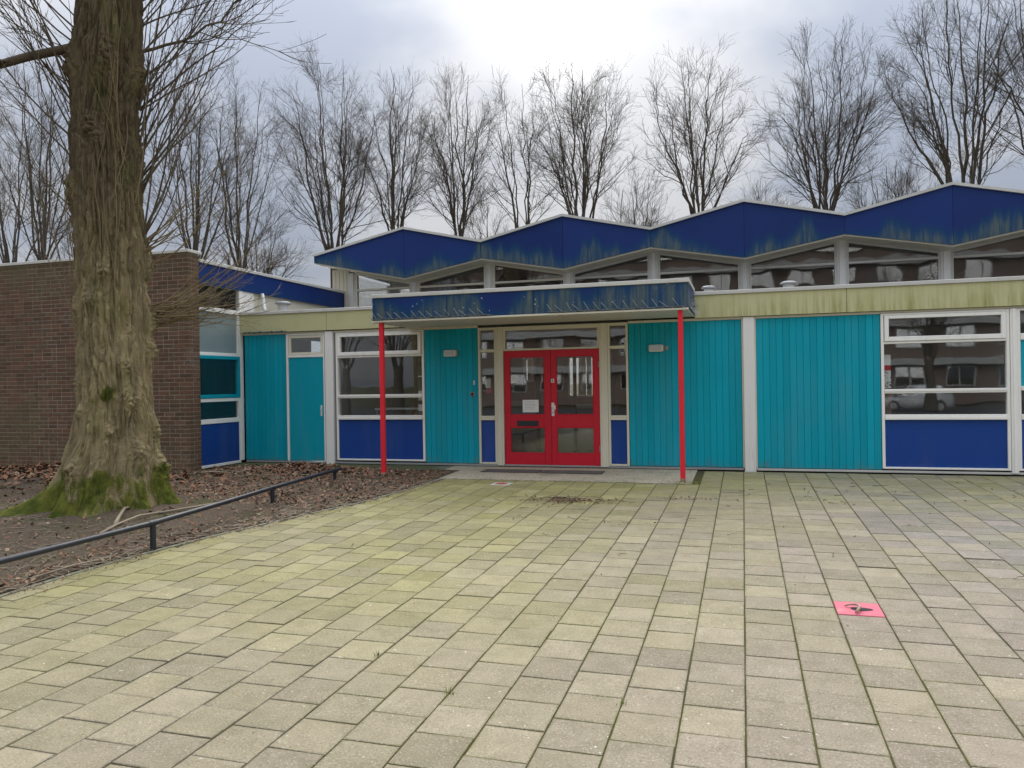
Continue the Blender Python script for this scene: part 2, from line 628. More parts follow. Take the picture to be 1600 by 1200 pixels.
def soil_mat():
    m, g, out = mat("bed_soil")
    p = pos(g)
    n = g.noise(p, 1.3, 5.0, 0.6)
    f = g.noise(p, 38.0, 5.0, 0.7)
    c = g.mix(g.smooth(f, 0.3, 0.7), (0.060, 0.045, 0.032), (0.170, 0.132, 0.095))
    c = g.mix(g.math("MULTIPLY", g.smooth(n, 0.50, 0.68), 0.55), c, (0.075, 0.085, 0.030))
    c = g.mix(g.math("MULTIPLY", g.smooth(g.noise(p, 70.0, 2.0), 0.64, 0.72), 0.5), c, (0.28, 0.24, 0.19))
    princ(g, out, c, 0.95, 0.1, f, 0.03, 0.8)
    return m


SOIL = soil_mat()


def ground_mat():
    m, g, out = mat("ground_grass_and_earth")
    p = pos(g)
    c = g.mix(g.noise(p, 0.25, 5.0), (0.050, 0.060, 0.022), (0.095, 0.085, 0.050))
    c = g.mix(g.math("MULTIPLY", g.noise(p, 9.0, 4.0), 0.5), c, (0.12, 0.11, 0.06))
    princ(g, out, c, 0.95, 0.1, g.noise(p, 14.0, 4.0), 0.05, 0.8)
    return m


GROUND = ground_mat()


def slab_mat(name, c0, c1, moss=0.3, agg=1.0):
    m, g, out = mat(name)
    p = pos(g)
    vo = g.add("ShaderNodeTexVoronoi")
    g.l.new(p, vo.inputs["Vector"])
    vo.inputs["Scale"].default_value = 75.0
    cell = g.sep(vo.outputs["Color"])[0]
    c = g.mix(cell, scl(c0, 0.75), scl(c1, 1.25))
    x, y, z = g.sep(p)
    n = g.noise(p, 1.6, 4.0)
    mz = g.math("MULTIPLY", g.smooth(g.math("ADD", n, g.smooth(x, -4.6, -6.0, 0.0, 0.5)), 0.45, 0.75), moss)
    c = g.mix(mz, c, (0.085, 0.10, 0.035))
    princ(g, out, c, 0.85, 0.25, g.math("MULTIPLY", vo.outputs["Distance"], -1.0), 0.01, 0.6 * agg)
    return m


SLAB = slab_mat("exposed_aggregate", (0.37, 0.315, 0.235), (0.50, 0.44, 0.335), 0.40)
SIDES = slab_mat("mossy_concrete", (0.15, 0.15, 0.11), (0.20, 0.20, 0.15), 0.85, 0.5)
KERBM = slab_mat("kerb_concrete", (0.23, 0.22, 0.17), (0.30, 0.285, 0.22), 0.3, 0.3)


def brick_mat():
    m, g, out = mat("brown_brick")
    p = pos(g)
    x, y, z = g.sep(p)
    at = g.add("ShaderNodeAttribute", attribute_name="rnd").outputs["Fac"]
    r = g.math("FRACT", g.math("ADD", at, orand(g)))
    cr = g.add("ShaderNodeValToRGB")
    e = cr.color_ramp.elements
    e[0].color = (0.075, 0.042, 0.028, 1)
    e[1].color = (0.165, 0.100, 0.064, 1)
    for q, c in ((0.3, (0.135, 0.058, 0.040, 1)), (0.55, (0.105, 0.070, 0.046, 1)), (0.8, (0.165, 0.068, 0.044, 1))):
        k = cr.color_ramp.elements.new(q)
        k.color = c
    g.l.new(r, cr.inputs[0])
    n = g.noise(p, 18.0, 4.0, 0.65)
    c = g.mix(g.math("MULTIPLY", n, 0.5), cr.outputs[0], (0.17, 0.13, 0.09))
    bloom = g.math("MULTIPLY", g.smooth(g.noise(p, 1.9, 5.0, 0.65), 0.56, 0.74), g.smooth(g.noise(p, 26.0, 3.0), 0.35, 0.65))
    c = g.mix(g.math("MULTIPLY", bloom, 0.45), c, (0.30, 0.28, 0.24))
    # green growth under the coping and low down, and on the side away from the corner
    top = g.smooth(z, 2.9, 3.9)
    low = g.smooth(z, 1.9, 0.2)
    lft = g.smooth(x, -9.8, -11.2)
    bn = g.noise(p, 0.9, 4.0)
    a = g.math("MULTIPLY", g.math("MAXIMUM", top, g.math("MULTIPLY", low, 0.8)), g.math("MULTIPLY_ADD", lft, 0.75, 0.25))
    a = g.math("MULTIPLY", a, g.smooth(bn, 0.30, 0.62))
    c = g.mix(g.math("MULTIPLY", a, 0.85), c, g.mix(n, (0.095, 0.088, 0.040), (0.150, 0.140, 0.070)))
    princ(g, out, c, 0.85, 0.2, n, 0.008, 0.6)
    return m


BRICK = brick_mat()


def mortar_mat():
    m, g, out = mat("mortar")
    p = pos(g)
    c = g.mix(g.noise(p, 3.0, 4.0), (0.24, 0.21, 0.155), (0.36, 0.325, 0.25))
    princ(g, out, c, 0.95, 0.1, g.noise(p, 50, 3.0), 0.006, 0.7)
    return m


MORTAR = mortar_mat()


def bark_mat():
    m, g, out = mat("poplar_bark")
    p = pos(g)
    x, y, z = g.sep(p)
    moss = g.add("ShaderNodeAttribute", attribute_name="moss").outputs["Fac"]
    n = g.noise(g.vmul(p, (7, 7, 1.6)), 1.0, 5.0, 0.6)
    b = g.noise(g.vmul(p, (28, 28, 6)), 1.0, 4.0, 0.7)
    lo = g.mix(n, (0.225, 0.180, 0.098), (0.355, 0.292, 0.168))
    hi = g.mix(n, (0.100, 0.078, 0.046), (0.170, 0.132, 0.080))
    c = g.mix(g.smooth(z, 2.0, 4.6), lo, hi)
    c = g.mix(g.math("MULTIPLY", g.smooth(b, 0.55, 0.8), 0.5), c, (0.30, 0.27, 0.19))
    c = g.mix(g.math("MULTIPLY", g.smooth(g.noise(p, 2.0, 3.0), 0.5, 0.7), 0.45), c, (0.13, 0.135, 0.045))
    pl = g.add("ShaderNodeAttribute", attribute_name="plate").outputs["Fac"]
    pv_ = g.math("MULTIPLY_ADD", pl, 0.50, 0.74)
    c = g.mix(1.0, c, g.comb(pv_, pv_, g.math("MULTIPLY_ADD", pl, 0.38, 0.79)), "MULTIPLY")
    f = g.noise(p, 45.0, 4.0, 0.7)
    mm = g.smooth(g.math("ADD", moss, g.math("MULTIPLY_ADD", f, 0.5, -0.25)), 0.35, 0.62)
    mc = g.mix(g.smooth(g.noise(p, 7.0, 4.0), 0.3, 0.7), (0.045, 0.062, 0.012), (0.185, 0.190, 0.034))
    mc = g.mix(g.math("MULTIPLY", f, 0.6), mc, (0.075, 0.095, 0.015))
    c = g.mix(mm, c, mc)
    princ(g, out, c, 0.92, 0.15, g.math("ADD", g.math("MULTIPLY", b, 1.0), f), 0.022, 0.9)
    return m


BARK = bark_mat()


def twig_mat(name, c0, c1):
    m, g, out = mat(name)
    c = g.mix(g.noise(pos(g), 2.5, 3.0), c0, c1)
    princ(g, out, c, 0.85, 0.15)
    return m


TWIGF = twig_mat("far_tree_bark", (0.062, 0.052, 0.042), (0.125, 0.104, 0.080))
SHOOT = twig_mat("young_shoot_bark", (0.120, 0.088, 0.048), (0.290, 0.230, 0.130))
LIMB = twig_mat("upper_branch_bark", (0.070, 0.056, 0.040), (0.140, 0.112, 0.075))
DRYT = twig_mat("dry_twig", (0.20, 0.155, 0.105), (0.46, 0.39, 0.29))


def leaf_mat(name, stops):
    m, g, out = mat(name)
    at = g.add("ShaderNodeAttribute", attribute_name="rnd").outputs["Fac"]
    cr = g.add("ShaderNodeValToRGB")
    e = cr.color_ramp.elements
    e[0].color = stops[0] + (1,)
    e[1].color = stops[-1] + (1,)
    for i, s in enumerate(stops[1:-1]):
        k = e.new((i + 1) / (len(stops) - 1))
        k.color = s + (1,)
    g.l.new(at, cr.inputs[0])
    princ(g, out, cr.outputs[0], 0.8, 0.2)
    return m


LEAFM = leaf_mat("dead_leaf", [(0.090, 0.050, 0.030), (0.18, 0.092, 0.055), (0.27, 0.135, 0.075), (0.16, 0.10, 0.068), (0.40, 0.28, 0.18)])
GRASSM = leaf_mat("grass_blade", [(0.09, 0.12, 0.02), (0.17, 0.21, 0.04), (0.27, 0.28, 0.08)])
STRAWM = leaf_mat("dry_stalk", [(0.13, 0.095, 0.05), (0.26, 0.19, 0.11), (0.34, 0.28, 0.17)])
ASPH = slab_mat("asphalt", (0.045, 0.045, 0.047), (0.065, 0.065, 0.066), 0.0, 0.3)
REDBRICK = paint("far_brick", (0.165, 0.125, 0.105), 0.85, 0.15, 0.3, (0.10, 0.075, 0.065))
CARP = paint("car_paint", (0.42, 0.43, 0.45), 0.25, 0.03, 0.0, spec=0.6)
GLASSF = glass("far_glass", (0.25, 0.27, 0.28), 0.25)

rng = np.random.default_rng(7)
random.seed(5)


# ------------------------------------------------------------------ numpy value noise
def _hash(ix, iy, iz, seed):
    h = (ix.astype(np.int64) * 374761393 + iy.astype(np.int64) * 668265263 + iz.astype(np.int64) * 2147483647 + seed * 974711) & 0xFFFFFFFF
    h = ((h ^ (h >> 13)) * 1274126177) & 0xFFFFFFFF
    h = (h ^ (h >> 16)) & 0xFFFF
    return h / 65535.0


def vnoise(x, y, z, seed=0):
    fx, fy, fz = np.floor(x), np.floor(y), np.floor(z)
    tx, ty, tz = x - fx, y - fy, z - fz
    tx, ty, tz = (t * t * (3 - 2 * t) for t in (tx, ty, tz))
    r = 0
    for a in (0, 1):
        for b in (0, 1):
            for c in (0, 1):
                wgt = (tx if a else 1 - tx) * (ty if b else 1 - ty) * (tz if c else 1 - tz)
                r = r + wgt * _hash(fx + a, fy + b, fz + c, seed)
    return r


def fbm(x, y, z, seed=0, octs=4):
    r, a, s = 0, 0.5, 1.0
    for i in range(octs):
        r = r + a * vnoise(x * s, y * s, z * s, seed + i * 13)
        a *= 0.5
        s *= 2.03
    return r


def ss(a, b, x):
    t = np.clip((x - a) / (b - a), 0, 1)
    return t * t * (3 - 2 * t)


# ------------------------------------------------------------------ the setting: ground, bed, paving, slabs
def gz(y):
    return SLOPE * np.minimum(y, 0.0)


EDGE_Y = np.array([-40, -12, -8.2, -7.2, -6.5, -5.85, -5.25, -4.45, -3.7, -2.9, -2.1, -1.55])
EDGE_X = np.array([-5.7, -5.62, -5.60, -5.60, -5.50, -5.39, -5.22, -5.02, -4.78, -4.66, -4.58, -4.55])


def edge_x(y):
    return np.interp(y, EDGE_Y, EDGE_X)


TREE_C = np.array([-7.55, -5.0])


def bed_z(x, y):
    r = np.hypot(x - TREE_C[0], y - TREE_C[1])
    d = np.clip((edge_x(y) - x) / 0.5, 0, 1)
    z = SLOPE * y + 0.012
    z = z + d * (0.11 * np.exp(-(r / 1.5) ** 2) + 0.05 * fbm(x * 1.3, y * 1.3, x * 0, 3, 4) - 0.015)
    z = z + d * 0.035 * (fbm(x * 7, y * 7, x * 0, 9, 3) - 0.4)
    z = z + 0.10 * np.exp(-(((x + 7.3) / 0.9) ** 2 + ((y + 1.15) / 0.32) ** 2))
    z = z + 0.16 * np.exp(-(((x + 11.4) / 1.5) ** 2 + ((y + 2.2) / 0.6) ** 2))
    return z


# ground sheet to the horizon
xs = np.concatenate([np.linspace(-900, -60, 8), np.linspace(-50, 50, 41), np.linspace(60, 900, 8)])
ys = np.concatenate([np.linspace(-900, -60, 8), np.linspace(-50, 0, 21), np.linspace(2, 50, 12), np.linspace(60, 900, 8)])
X, Y = np.meshgrid(xs, ys)
Z = np.maximum(gz(Y), -0.5) - 0.09
V = np.stack([X, Y, Z], -1).reshape(-1, 3)


def gridq(ny, nx):
    i = np.arange(ny * nx).reshape(ny, nx)
    return np.stack([i[:-1, :-1], i[:-1, 1:], i[1:, 1:], i[1:, :-1]], -1).reshape(-1, 4)


np_mesh("ground", V, gridq(len(ys), len(xs)), GROUND, kind="structure")

# planting bed: soil with relief
NBX, NBY = 300, 230
u = np.linspace(0, 1, NBX) ** 0.85
yy = np.linspace(-12.0, -0.60, NBY)
Yb = np.repeat(yy[:, None], NBX, 1)
Xe = edge_x(yy) - 0.06
Xb = -16.0 + (Xe[:, None] + 16.0) * u[None, :]
Xb = np.where((Yb > -1.5) & (Xb < -9.2), np.maximum(Xb, -9.2), Xb)
Zb = bed_z(Xb, Yb)
np_mesh("planting_bed", np.stack([Xb, Yb, Zb], -1).reshape(-1, 3), gridq(NBY, NBX), SOIL, smooth=True, kind="structure")

# pavement: a sheet of joint sand that carries the tiles
PV = []
PQ = []
yj = np.linspace(-16.0, -0.02, 60)
xr = np.linspace(0, 1, 30)
xe = edge_x(np.minimum(yj, -1.5))
XJ = xe[:, None] + (14.0 - xe[:, None]) * xr[None, :]
YJ = np.repeat(yj[:, None], 30, 1)
ZJ = SLOPE * YJ - 0.0095
pav = np_mesh("pavement", np.stack([XJ, YJ, ZJ], -1).reshape(-1, 3), gridq(60, 30), JOINT, kind="structure")

PIT = 0.300
TW = 0.2915
TH = 0.2940
camp = Vector((0, -12.7026, 1.4517))
tiles = []
for ci in range(-20, 47):
    x0 = -0.013 + ci * PIT
    off = -9.235 if ci % 2 == 0 else -9.235 + 0.15
    for k in range(-22, 32):
        y0 = off + k * PIT
        cx, cy = x0 + PIT / 2, y0 + PIT / 2
        xa, xb, ya, yb = x0 + (PIT - TW) / 2, x0 + (PIT + TW) / 2, y0 + (PIT - TH) / 2, y0 + (PIT + TH) / 2
        ex = float(edge_x(min(cy, -1.5))) + 0.005
        if cx < ex - 0.10 or cy < -15.6:
            continue
        cut = False
        if xa < ex:
            xa, cut = ex, True
        lim = -1.535 if -4.95 < cx < -0.70 else -0.10
        if yb > lim:
            yb, cut = lim, True
        if xb - xa < 0.06 or yb - ya < 0.04:
            continue
        if 0.55 < cx < 0.90 and -7.15 < cy < -6.80:
            PLATE = (x0 + PIT / 2, y0 + PIT / 2)
            continue
        if -3.5 < cx < -3.2 and -1.9 < cy < -1.6 and not cut:
            MARK = (cx, cy)
            continue
        d = Vector((cx, cy, SLOPE * cy)) - camp
        f = d.dot(fwd)
        vis = f > 0.5 and abs(d.dot(right) / f) < 0.69 and d.dot(down) / f < 0.525
        tiles.append((d.length if vis and not cut else 999, xa, xb, ya, yb))
tiles.sort()


def tile_geo(xa, xb, ya, yb, h=0.045, c=0.003):
    q = min(0.035, 0.35 * (xb - xa), 0.35 * (yb - ya))          # a ring inside the edge carries dirt and moss from the joint
    vs = [(xa, ya, -h), (xb, ya, -h), (xb, yb, -h), (xa, yb, -h),
          (xa, ya, -c), (xb, ya, -c), (xb, yb, -c), (xa, yb, -c),
          (xa + c, ya + c, 0), (xb - c, ya + c, 0), (xb - c, yb - c, 0), (xa + c, yb - c, 0),
          (xa + q, ya + q, 0), (xb - q, ya + q, 0), (xb - q, yb - q, 0), (xa + q, yb - q, 0)]
    fs = [[12, 13, 14, 15]]
    for i in range(4):
        j = (i + 1) % 4
        fs += [[i, j, j + 4, i + 4], [i + 4, j + 4, j + 8, i + 8], [i + 8, j + 8, j + 12, i + 12]]
    return vs, fs


TILE_EDGE = [1.0] * 12 + [0.0] * 4


def tile_variant(k):
    mb = MB()
    vs, fs = tile_geo(-TW / 2, TW / 2, -TH / 2, TH / 2)
    # chipped corners differ from one casting to the next
    vs = [(x + random.uniform(-0.002, 0.002), y + random.uniform(-0.0015, 0.0015), z - (random.uniform(0, 0.003) if 8 <= i < 12 else 0)) for i, (x, y, z) in enumerate(vs)]
    return mb.add(vs, fs)


variants = [tile_variant(k).build("paving_tile", TILE, pav, at=(0, 0, 0), extra={"edge": TILE_EDGE}) for k in range(6)]
n_single = 300
rest = MB()
for i, (d, xa, xb, ya, yb) in enumerate(tiles):
    cx, cy = (xa + xb) / 2, (ya + yb) / 2
    dz = random.gauss(0, 0.0011)
    rx, ry = random.gauss(0, 0.0030), random.gauss(0, 0.0030)
    rzz = random.gauss(0, 0.004)
    if random.random() < 0.04:
        rx, ry, dz = rx * 2.6, ry * 2.6, dz * 2
    if i < n_single:
        rot = (math.atan(SLOPE) + rx, ry, rzz)
        at = (cx, cy, SLOPE * cy + dz)
        if i < 6:
            o = variants[i]
            o.location = at
            WLOC[o.name] = Vector(at)
            o.rotation_euler = rot
        else:
            copy_of(variants[random.randrange(6)], pav, at, rot)
    else:
        vs, fs = tile_geo(xa - cx, xb - cx, ya - cy, yb - cy)
        vs = [(x + cx, y + cy, z + SLOPE * (y + cy) + dz + x * ry + y * rx) for x, y, z in vs]
        rest.add(vs, fs, random.random())
rest.build("paving_tile_field", TILE, pav, at=(0, 0, 0), attname="rnd", kind="stuff", extra={"edge": TILE_EDGE * (rest.n // 16)})

# kerb: narrow concrete edging along the bed
mb = MB()
ky = np.linspace(-12.0, -1.56, 15)
for a, b in zip(ky[:-1], ky[1:]):
    b -= 0.008
    xa, xb = float(edge_x(a)), float(edge_x(b))
    za, zb = SLOPE * a + 0.006, SLOPE * b + 0.006
    wv = 0.06
    vs = [(xa - wv, a, za - 0.2), (xa - 0.002, a, za - 0.2), (xb - 0.002, b, zb - 0.2), (xb - wv, b, zb - 0.2),
          (xa - wv, a, za), (xa - 0.002, a, za), (xb - 0.002, b, zb), (xb - wv, b, zb)]
    mb.add(vs, [[0, 3, 2, 1], [4, 5, 6, 7], [0, 1, 5, 4], [1, 2, 6, 5], [2, 3, 7, 6], [3, 0, 4, 7]])
mb.build("kerb", KERBM, kind="structure")

mb = MB()
for xa, xb in ((-4.93, -3.30), (-3.295, -1.16), (-1.155, -0.73)):
    vs = [(xa, -1.525, -0.3), (xb, -1.525, -0.3), (xb, -0.01, -0.3), (xa, -0.01, -0.3),
          (xa, -1.525, -0.022), (xb, -1.525, -0.022), (xb, -0.01, 0.004), (xa, -0.01, 0.004)]
    mb.add(vs, [[0, 3, 2, 1], [4, 5, 6, 7], [0, 1, 5, 4], [1, 2, 6, 5], [2, 3, 7, 6], [3, 0, 4, 7]])
mb.build("entrance_slab", SLAB, kind="structure")
mb = MB()
for xa, xb in ((-9.30, -7.90), (-7.895, -6.40), (-6.395, -4.935)):
    vs = [(xa, -0.62, -0.3), (xb, -0.62, -0.3), (xb, -0.01, -0.3), (xa, -0.01, -0.3),
          (xa, -0.62, -0.006), (xb, -0.62, -0.006), (xb, -0.01, 0.002), (xa, -0.01, 0.002)]
    mb.add(vs, [[0, 3, 2, 1], [4, 5, 6, 7], [0, 1, 5, 4], [1, 2, 6, 5], [2, 3, 7, 6], [3, 0, 4, 7]])
mb.build("side_slab", SIDES, kind="structure")
# road in front of the flats across the street
mb = MB()
mb.box(-120, 120, -44, -30, -0.62, -0.50)
mb.build("road", ASPH, kind="structure")

# ------------------------------------------------------------------ school building
sb = empty("school_building", (-2.5, 0, 0), "low school building with turquoise boarding, red doors and zigzag blue roof", "building")
BOARD_W = 0.1


def boarded(x0, x1, z0, z1, bw, label=None):
    mb = MB()
    mb.box(x0 + 0.001, x1 - 0.001, 0.016, 0.06, z0, z1)
    pn = mb.build("cladding_panel", TEAL, sb, label=label)
    n = max(1, int(round((x1 - x0) / bw)))
    wv = (x1 - x0) / n
    b = MB()
    b.box(-wv / 2 + 0.0008, wv / 2 - 0.0008, -0.004, 0.012, z0, z1, 0.0045)
    first = b.build("cladding_board", TEAL, pn, at=(0, 0, 0))
    for i in range(n):
        at = (x0 + wv * (i + 0.5), random.uniform(-0.001, 0.001), 0)
        if i == 0:
            first.location = Vector(at) - WLOC[pn.name]
        else:
            copy_of(first, pn, at)
    return pn


ZT = 2.415
boarded(-9.262, -8.335, 0.055, 2.462, 0.093)
boarded(-5.478, -4.462, 0.055, 2.44, 0.1)
boarded(-1.812, -0.018, 0.055, ZT, 0.1)
boarded(0.206, 1.998, 0.055, ZT, 0.1)

# plinth strip under the boarding and the dark gap below it
for x0, x1 in ((-9.25, -4.0), (-4.0, -2.30), (-2.30, 0.0), (0.19, 9.0)):
    mb = MB()
    mb.box(x0, x1 - 0.004, -0.018, 0.05, 0.012, 0.046, 0.004)
    mb.build("plinth_strip", GREYMET if x0 != 0.19 else COPING, sb)
mb = MB()
mb.box(-9.25, 9.0, 0.012, 0.10, -0.35, 0.0105)
mb.build("plinth", DARK, sb)

# concrete columns on the 3.75 m grid with cover strips
for x0, x1, zt in ((-7.482, -7.315, 2.485), (0.007, 0.182, 2.452)):
    mb = MB()
    mb.box(x0, x1, -0.05, 0.25, -0.03, zt, 0.008)
    c = mb.build("column", CONC, sb)
    mb = MB()
    mb.box(x0 - 0.022, x0 - 0.001, -0.012, 0.05, 0.05, zt - 0.02, 0.003)
    mb.box(x1 + 0.001, x1 + 0.022, -0.012, 0.05, 0.05, zt - 0.02, 0.003)
    mb.build("cover_strip", GREYMET if x0 < -1 else CREAM, c)

# head band between the wall and the fascia
for x0, x1, z0, z1 in ((-9.30, -7.49, 2.464, 2.498), (-7.31, -5.48, 2.452, 2.492), (-5.478, -4.46, 2.442, 2.49), (-1.815, 0.004, 2.417, 2.458), (0.185, 2.0, 2.417, 2.456), (2.002, 9.0, 2.425, 2.456)):
    mb = MB()
    mb.box(x0, x1, -0.02, 0.06, z0, z1, 0.003)
    mb.build("head_band", CREAM, sb)


def fascia(x0, x1, z0, z1, m, name="fascia_panel", y0=-0.075, parent=None, label=None):
    mb = MB()
    mb.box(x0 + 0.003, x1 - 0.003, y0, y0 + 0.03, z0, z1, 0.002)
    mb.a = [v[2] - z0 for v in mb.v]
    return mb.build(name, m, parent or sb, attname="hb", label=label)


FZ0, FZ1 = 2.500, 2.835
for x0, x1 in ((-9.30, -7.42), (-7.42, -5.80)):
    fascia(x0, x1, FZ0 + 0.002, FZ1 + 0.008, FASG)
for x0, x1 in ((-0.735, 1.53), (1.53, 5.28), (5.28, 9.03)):
    fascia(x0, x1, 2.458, 2.818, FASG, label="beige fascia sheet streaked with green algae")
for x0, x1, z in ((-9.30, -5.80, 2.845), (-0.735, 4.0, 2.82), (4.0, 9.03, 2.82)):
    mb = MB()
    mb.box(x0, x1 - 0.004, -0.10, 0.16, z, z + 0.06, 0.006)
    mb.build("coping", COPING, sb)
# backing behind the fascia and the flat roof
mb = MB()
mb.box(-9.30, 9.03, -0.043, 0.15, 2.503, 2.81)
mb.build("fascia_backing", DARK, sb)
mb = MB()
mb.box(-9.30, 9.03, 0.151, 4.0, 2.62, 2.80)
mb.build("flat_roof", FELT, sb)


def bars(mb, x0, x1, z0, z1, t, y0=-0.025, y1=0.06, c=0.004, tb=None, tt=None):
    tb = t if tb is None else tb
    tt = t if tt is None else tt
    mb.box(x0, x0 + t, y0, y1, z0, z1, c)
    mb.box(x1 - t, x1, y0, y1, z0, z1, c)
    mb.box(x0 + t, x1 - t, y0 + 0.002, y1 - 0.001, z0, z0 + tb, c)
    mb.box(x0 + t, x1 - t, y0 + 0.002, y1 - 0.001, z1 - tt, z1, c)


def pane(x0, x1, z0, z1, y, parent, m=None, name="pane"):
    mb = MB()
    mb.box(x0, x1, y, y + 0.006, z0, z1)
    return mb.build(name, m or GLASS, parent)


def big_window(x0, x1, zb, zt, zs, fm, lab=None):
    """spandrel panel below, two fixed lights and a top-hung vent"""
    mb = MB()
    bars(mb, x0, x1, zb, zt, 0.042, tb=0.030, tt=0.03)
    fr = mb.build("window", fm, sb, label=lab)
    a, b = x0 + 0.043, x1 - 0.043
    mb = MB()
    mb.box(a, b, 0.0, 0.04, zb + 0.031, zs - 0.001)
    mb.build("spandrel_panel", BLUE, fr)
    mb = MB()
    mb.box(a, b, -0.045, 0.058, zs, zs + 0.045, 0.006)
    mb.box(a, b, -0.028, 0.058, zs + 0.046, zs + 0.078, 0.005)
    mb.build("sill", fm, fr)
    mb = MB()
    mb.box(a, b, -0.03, 0.058, zs + 0.398, zs + 0.420, 0.004)
    mb.box(a, b, -0.04, 0.058, zs + 0.421, zs + 0.462, 0.005)
    mb.build("transom", fm, fr)
    mb = MB()
    mb.box(a, b, -0.03, 0.058, zs + 1.145, zs + 1.180, 0.004)
    mb.build("transom", fm, fr)
    pane(a, b, zs + 0.079, zs + 0.397, 0.035, fr)
    pane(a, b, zs + 0.463, zs + 1.144, 0.035, fr)
    s0, s1 = zs + 1.183, zt - 0.034
    mb = MB()
    bars(mb, a + 0.006, b - 0.006, s0, s1, 0.060, -0.05, 0.02, 0.006, 0.068, 0.05)
    vs = mb.build("vent_sash", fm, fr)
    pane(a + 0.067, b - 0.067, s0 + 0.069, s1 - 0.051, -0.012, vs)
    return fr


big_window(2.004, 3.706, 0.071, 2.42, 0.813, WHITE)
big_window(-7.268, -5.486, 0.075, 2.448, 0.83, WHITE)
# window bays carry on to the right of the frame
for k in range(2):
    xa = 3.800 + k * 1.875
    mb = MB()
    mb.box(xa - 0.088, xa - 0.001, -0.035, 0.07, 0.03, 2.422, 0.006)
    mb.box(xa - 0.062, xa - 0.03, -0.055, -0.0355, 0.03, 2.422, 0.006)
    mb.build("mullion_post", WHITE, sb)
    fr_mb = MB()
    bars(fr_mb, xa, xa + 1.78, 0.071, 2.42, 0.042, tb=0.03, tt=0.03)
    fr = fr_mb.build("window", WHITE, sb)
    a, b = xa + 0.043, xa + 1.78 - 0.043
    for z0, z1, m_, nm in ((0.102, 0.812, BLUE, "spandrel_panel"), (1.30, 1.965, TEAL, "infill_panel")):
        mb = MB()
        mb.box(a, b, 0.0, 0.04, z0, z1)
        mb.build(nm, m_, fr)
    mb = MB()
    mb.box(a, b, -0.04, 0.058, 0.813, 0.89, 0.005)
    mb.build("sill", WHITE, fr)
    for z0, z1 in ((1.235, 1.298), (1.967, 2.06)):
        mb = MB()
        mb.box(a, b, -0.035, 0.058, z0, z1, 0.005)
        mb.build("transom", WHITE, fr)
    pane(a, b, 0.891, 1.234, 0.035, fr)
    pane(a, b, 2.061, 2.388, 0.035, fr)

# solid turquoise side door with a small light over it
mb = MB()
mb.box(-8.330, -8.285, -0.02, 0.06, 0.048, 2.462, 0.004)
mb.box(-7.535, -7.506, -0.02, 0.06, 0.048, 2.462, 0.004)
mb.box(-8.284, -7.536, -0.022, 0.06, 2.010, 2.052, 0.004)
mb.box(-8.284, -7.536, -0.018, 0.06, 2.430, 2.462, 0.004)
dfm = mb.build("side_door_frame", WHITE, sb)
mb = MB()
bars(mb, -8.280, -7.540, 2.056, 2.427, 0.05, -0.012, 0.04, 0.004)
mb.build("vent_sash", CREAM, dfm)
pane(-8.229, -7.591, 2.107, 2.376, 0.01, dfm)
mb = MB()
mb.box(-8.281, -7.539, -0.006, 0.04, 0.052, 2.006, 0.004)
sd = mb.build("side_door", TEAL, sb)
mb = MB()
mb.box(-7.606, -7.572, -0.018, -0.0065, 0.90, 1.10, 0.003)
mb.tube([(-7.59, -0.018, 1.03), (-7.59, -0.045, 1.03)], 0.010, 8)
mb.build("handle", WHITEPL, sd)

# entrance: posts, sidelights, transom light and the pair of red doors
for x0, x1 in ((-4.118, -3.992), (-2.302, -2.166)):
    mb = MB()
    mb.box(x0, x1, -0.04, 0.08, 0.03, 2.44, 0.006)
    mb.box(x0 + 0.035, x1 - 0.035, -0.052, -0.0405, 0.03, 2.44, 0.006)
    mb.build("entrance_post", CREAM, sb)
for x0, x1 in ((-4.456, -4.121), (-2.163, -1.820)):
    mb = MB()
    bars(mb, x0, x1, 0.05, 2.44, 0.038, tb=0.03, tt=0.05)
    fr = mb.build("sidelight", CREAM, sb)
    a, b = x0 + 0.039, x1 - 0.039
    mb = MB()
    mb.box(a, b, 0.0, 0.04, 0.081, 0.815)
    mb.build("spandrel_panel", BLUE, fr)
    mb = MB()
    mb.box(a, b, -0.042, 0.058, 0.816, 0.862, 0.005)
    mb.box(a, b, -0.026, 0.058, 0.863, 0.892, 0.004)
    mb.build("sill", CREAM, fr)
    mb = MB()
    mb.box(a, b, -0.036, 0.058, 2.005, 2.055, 0.004)
    mb.build("transom", CREAM, fr)
    pane(a, b, 0.893, 2.004, 0.03, fr)
    pane(a, b, 2.056, 2.389, 0.03, fr)
mb = MB()
mb.box(-3.990, -2.304, -0.03, 0.07, 2.020, 2.052, 0.004)
mb.box(-3.990, -2.304, -0.025, 0.07, 2.370, 2.440, 0.004)
mb.box(-3.990, -3.955, -0.022, 0.07, 2.053, 2.369, 0.004)
mb.box(-2.339, -2.304, -0.022, 0.07, 2.053, 2.369, 0.004)
tl = mb.build("transom_light", CREAM, sb)
pane(-3.954, -2.340, 2.053, 2.369, 0.03, tl)
DZ0, DZ1 = 0.047, 2.014


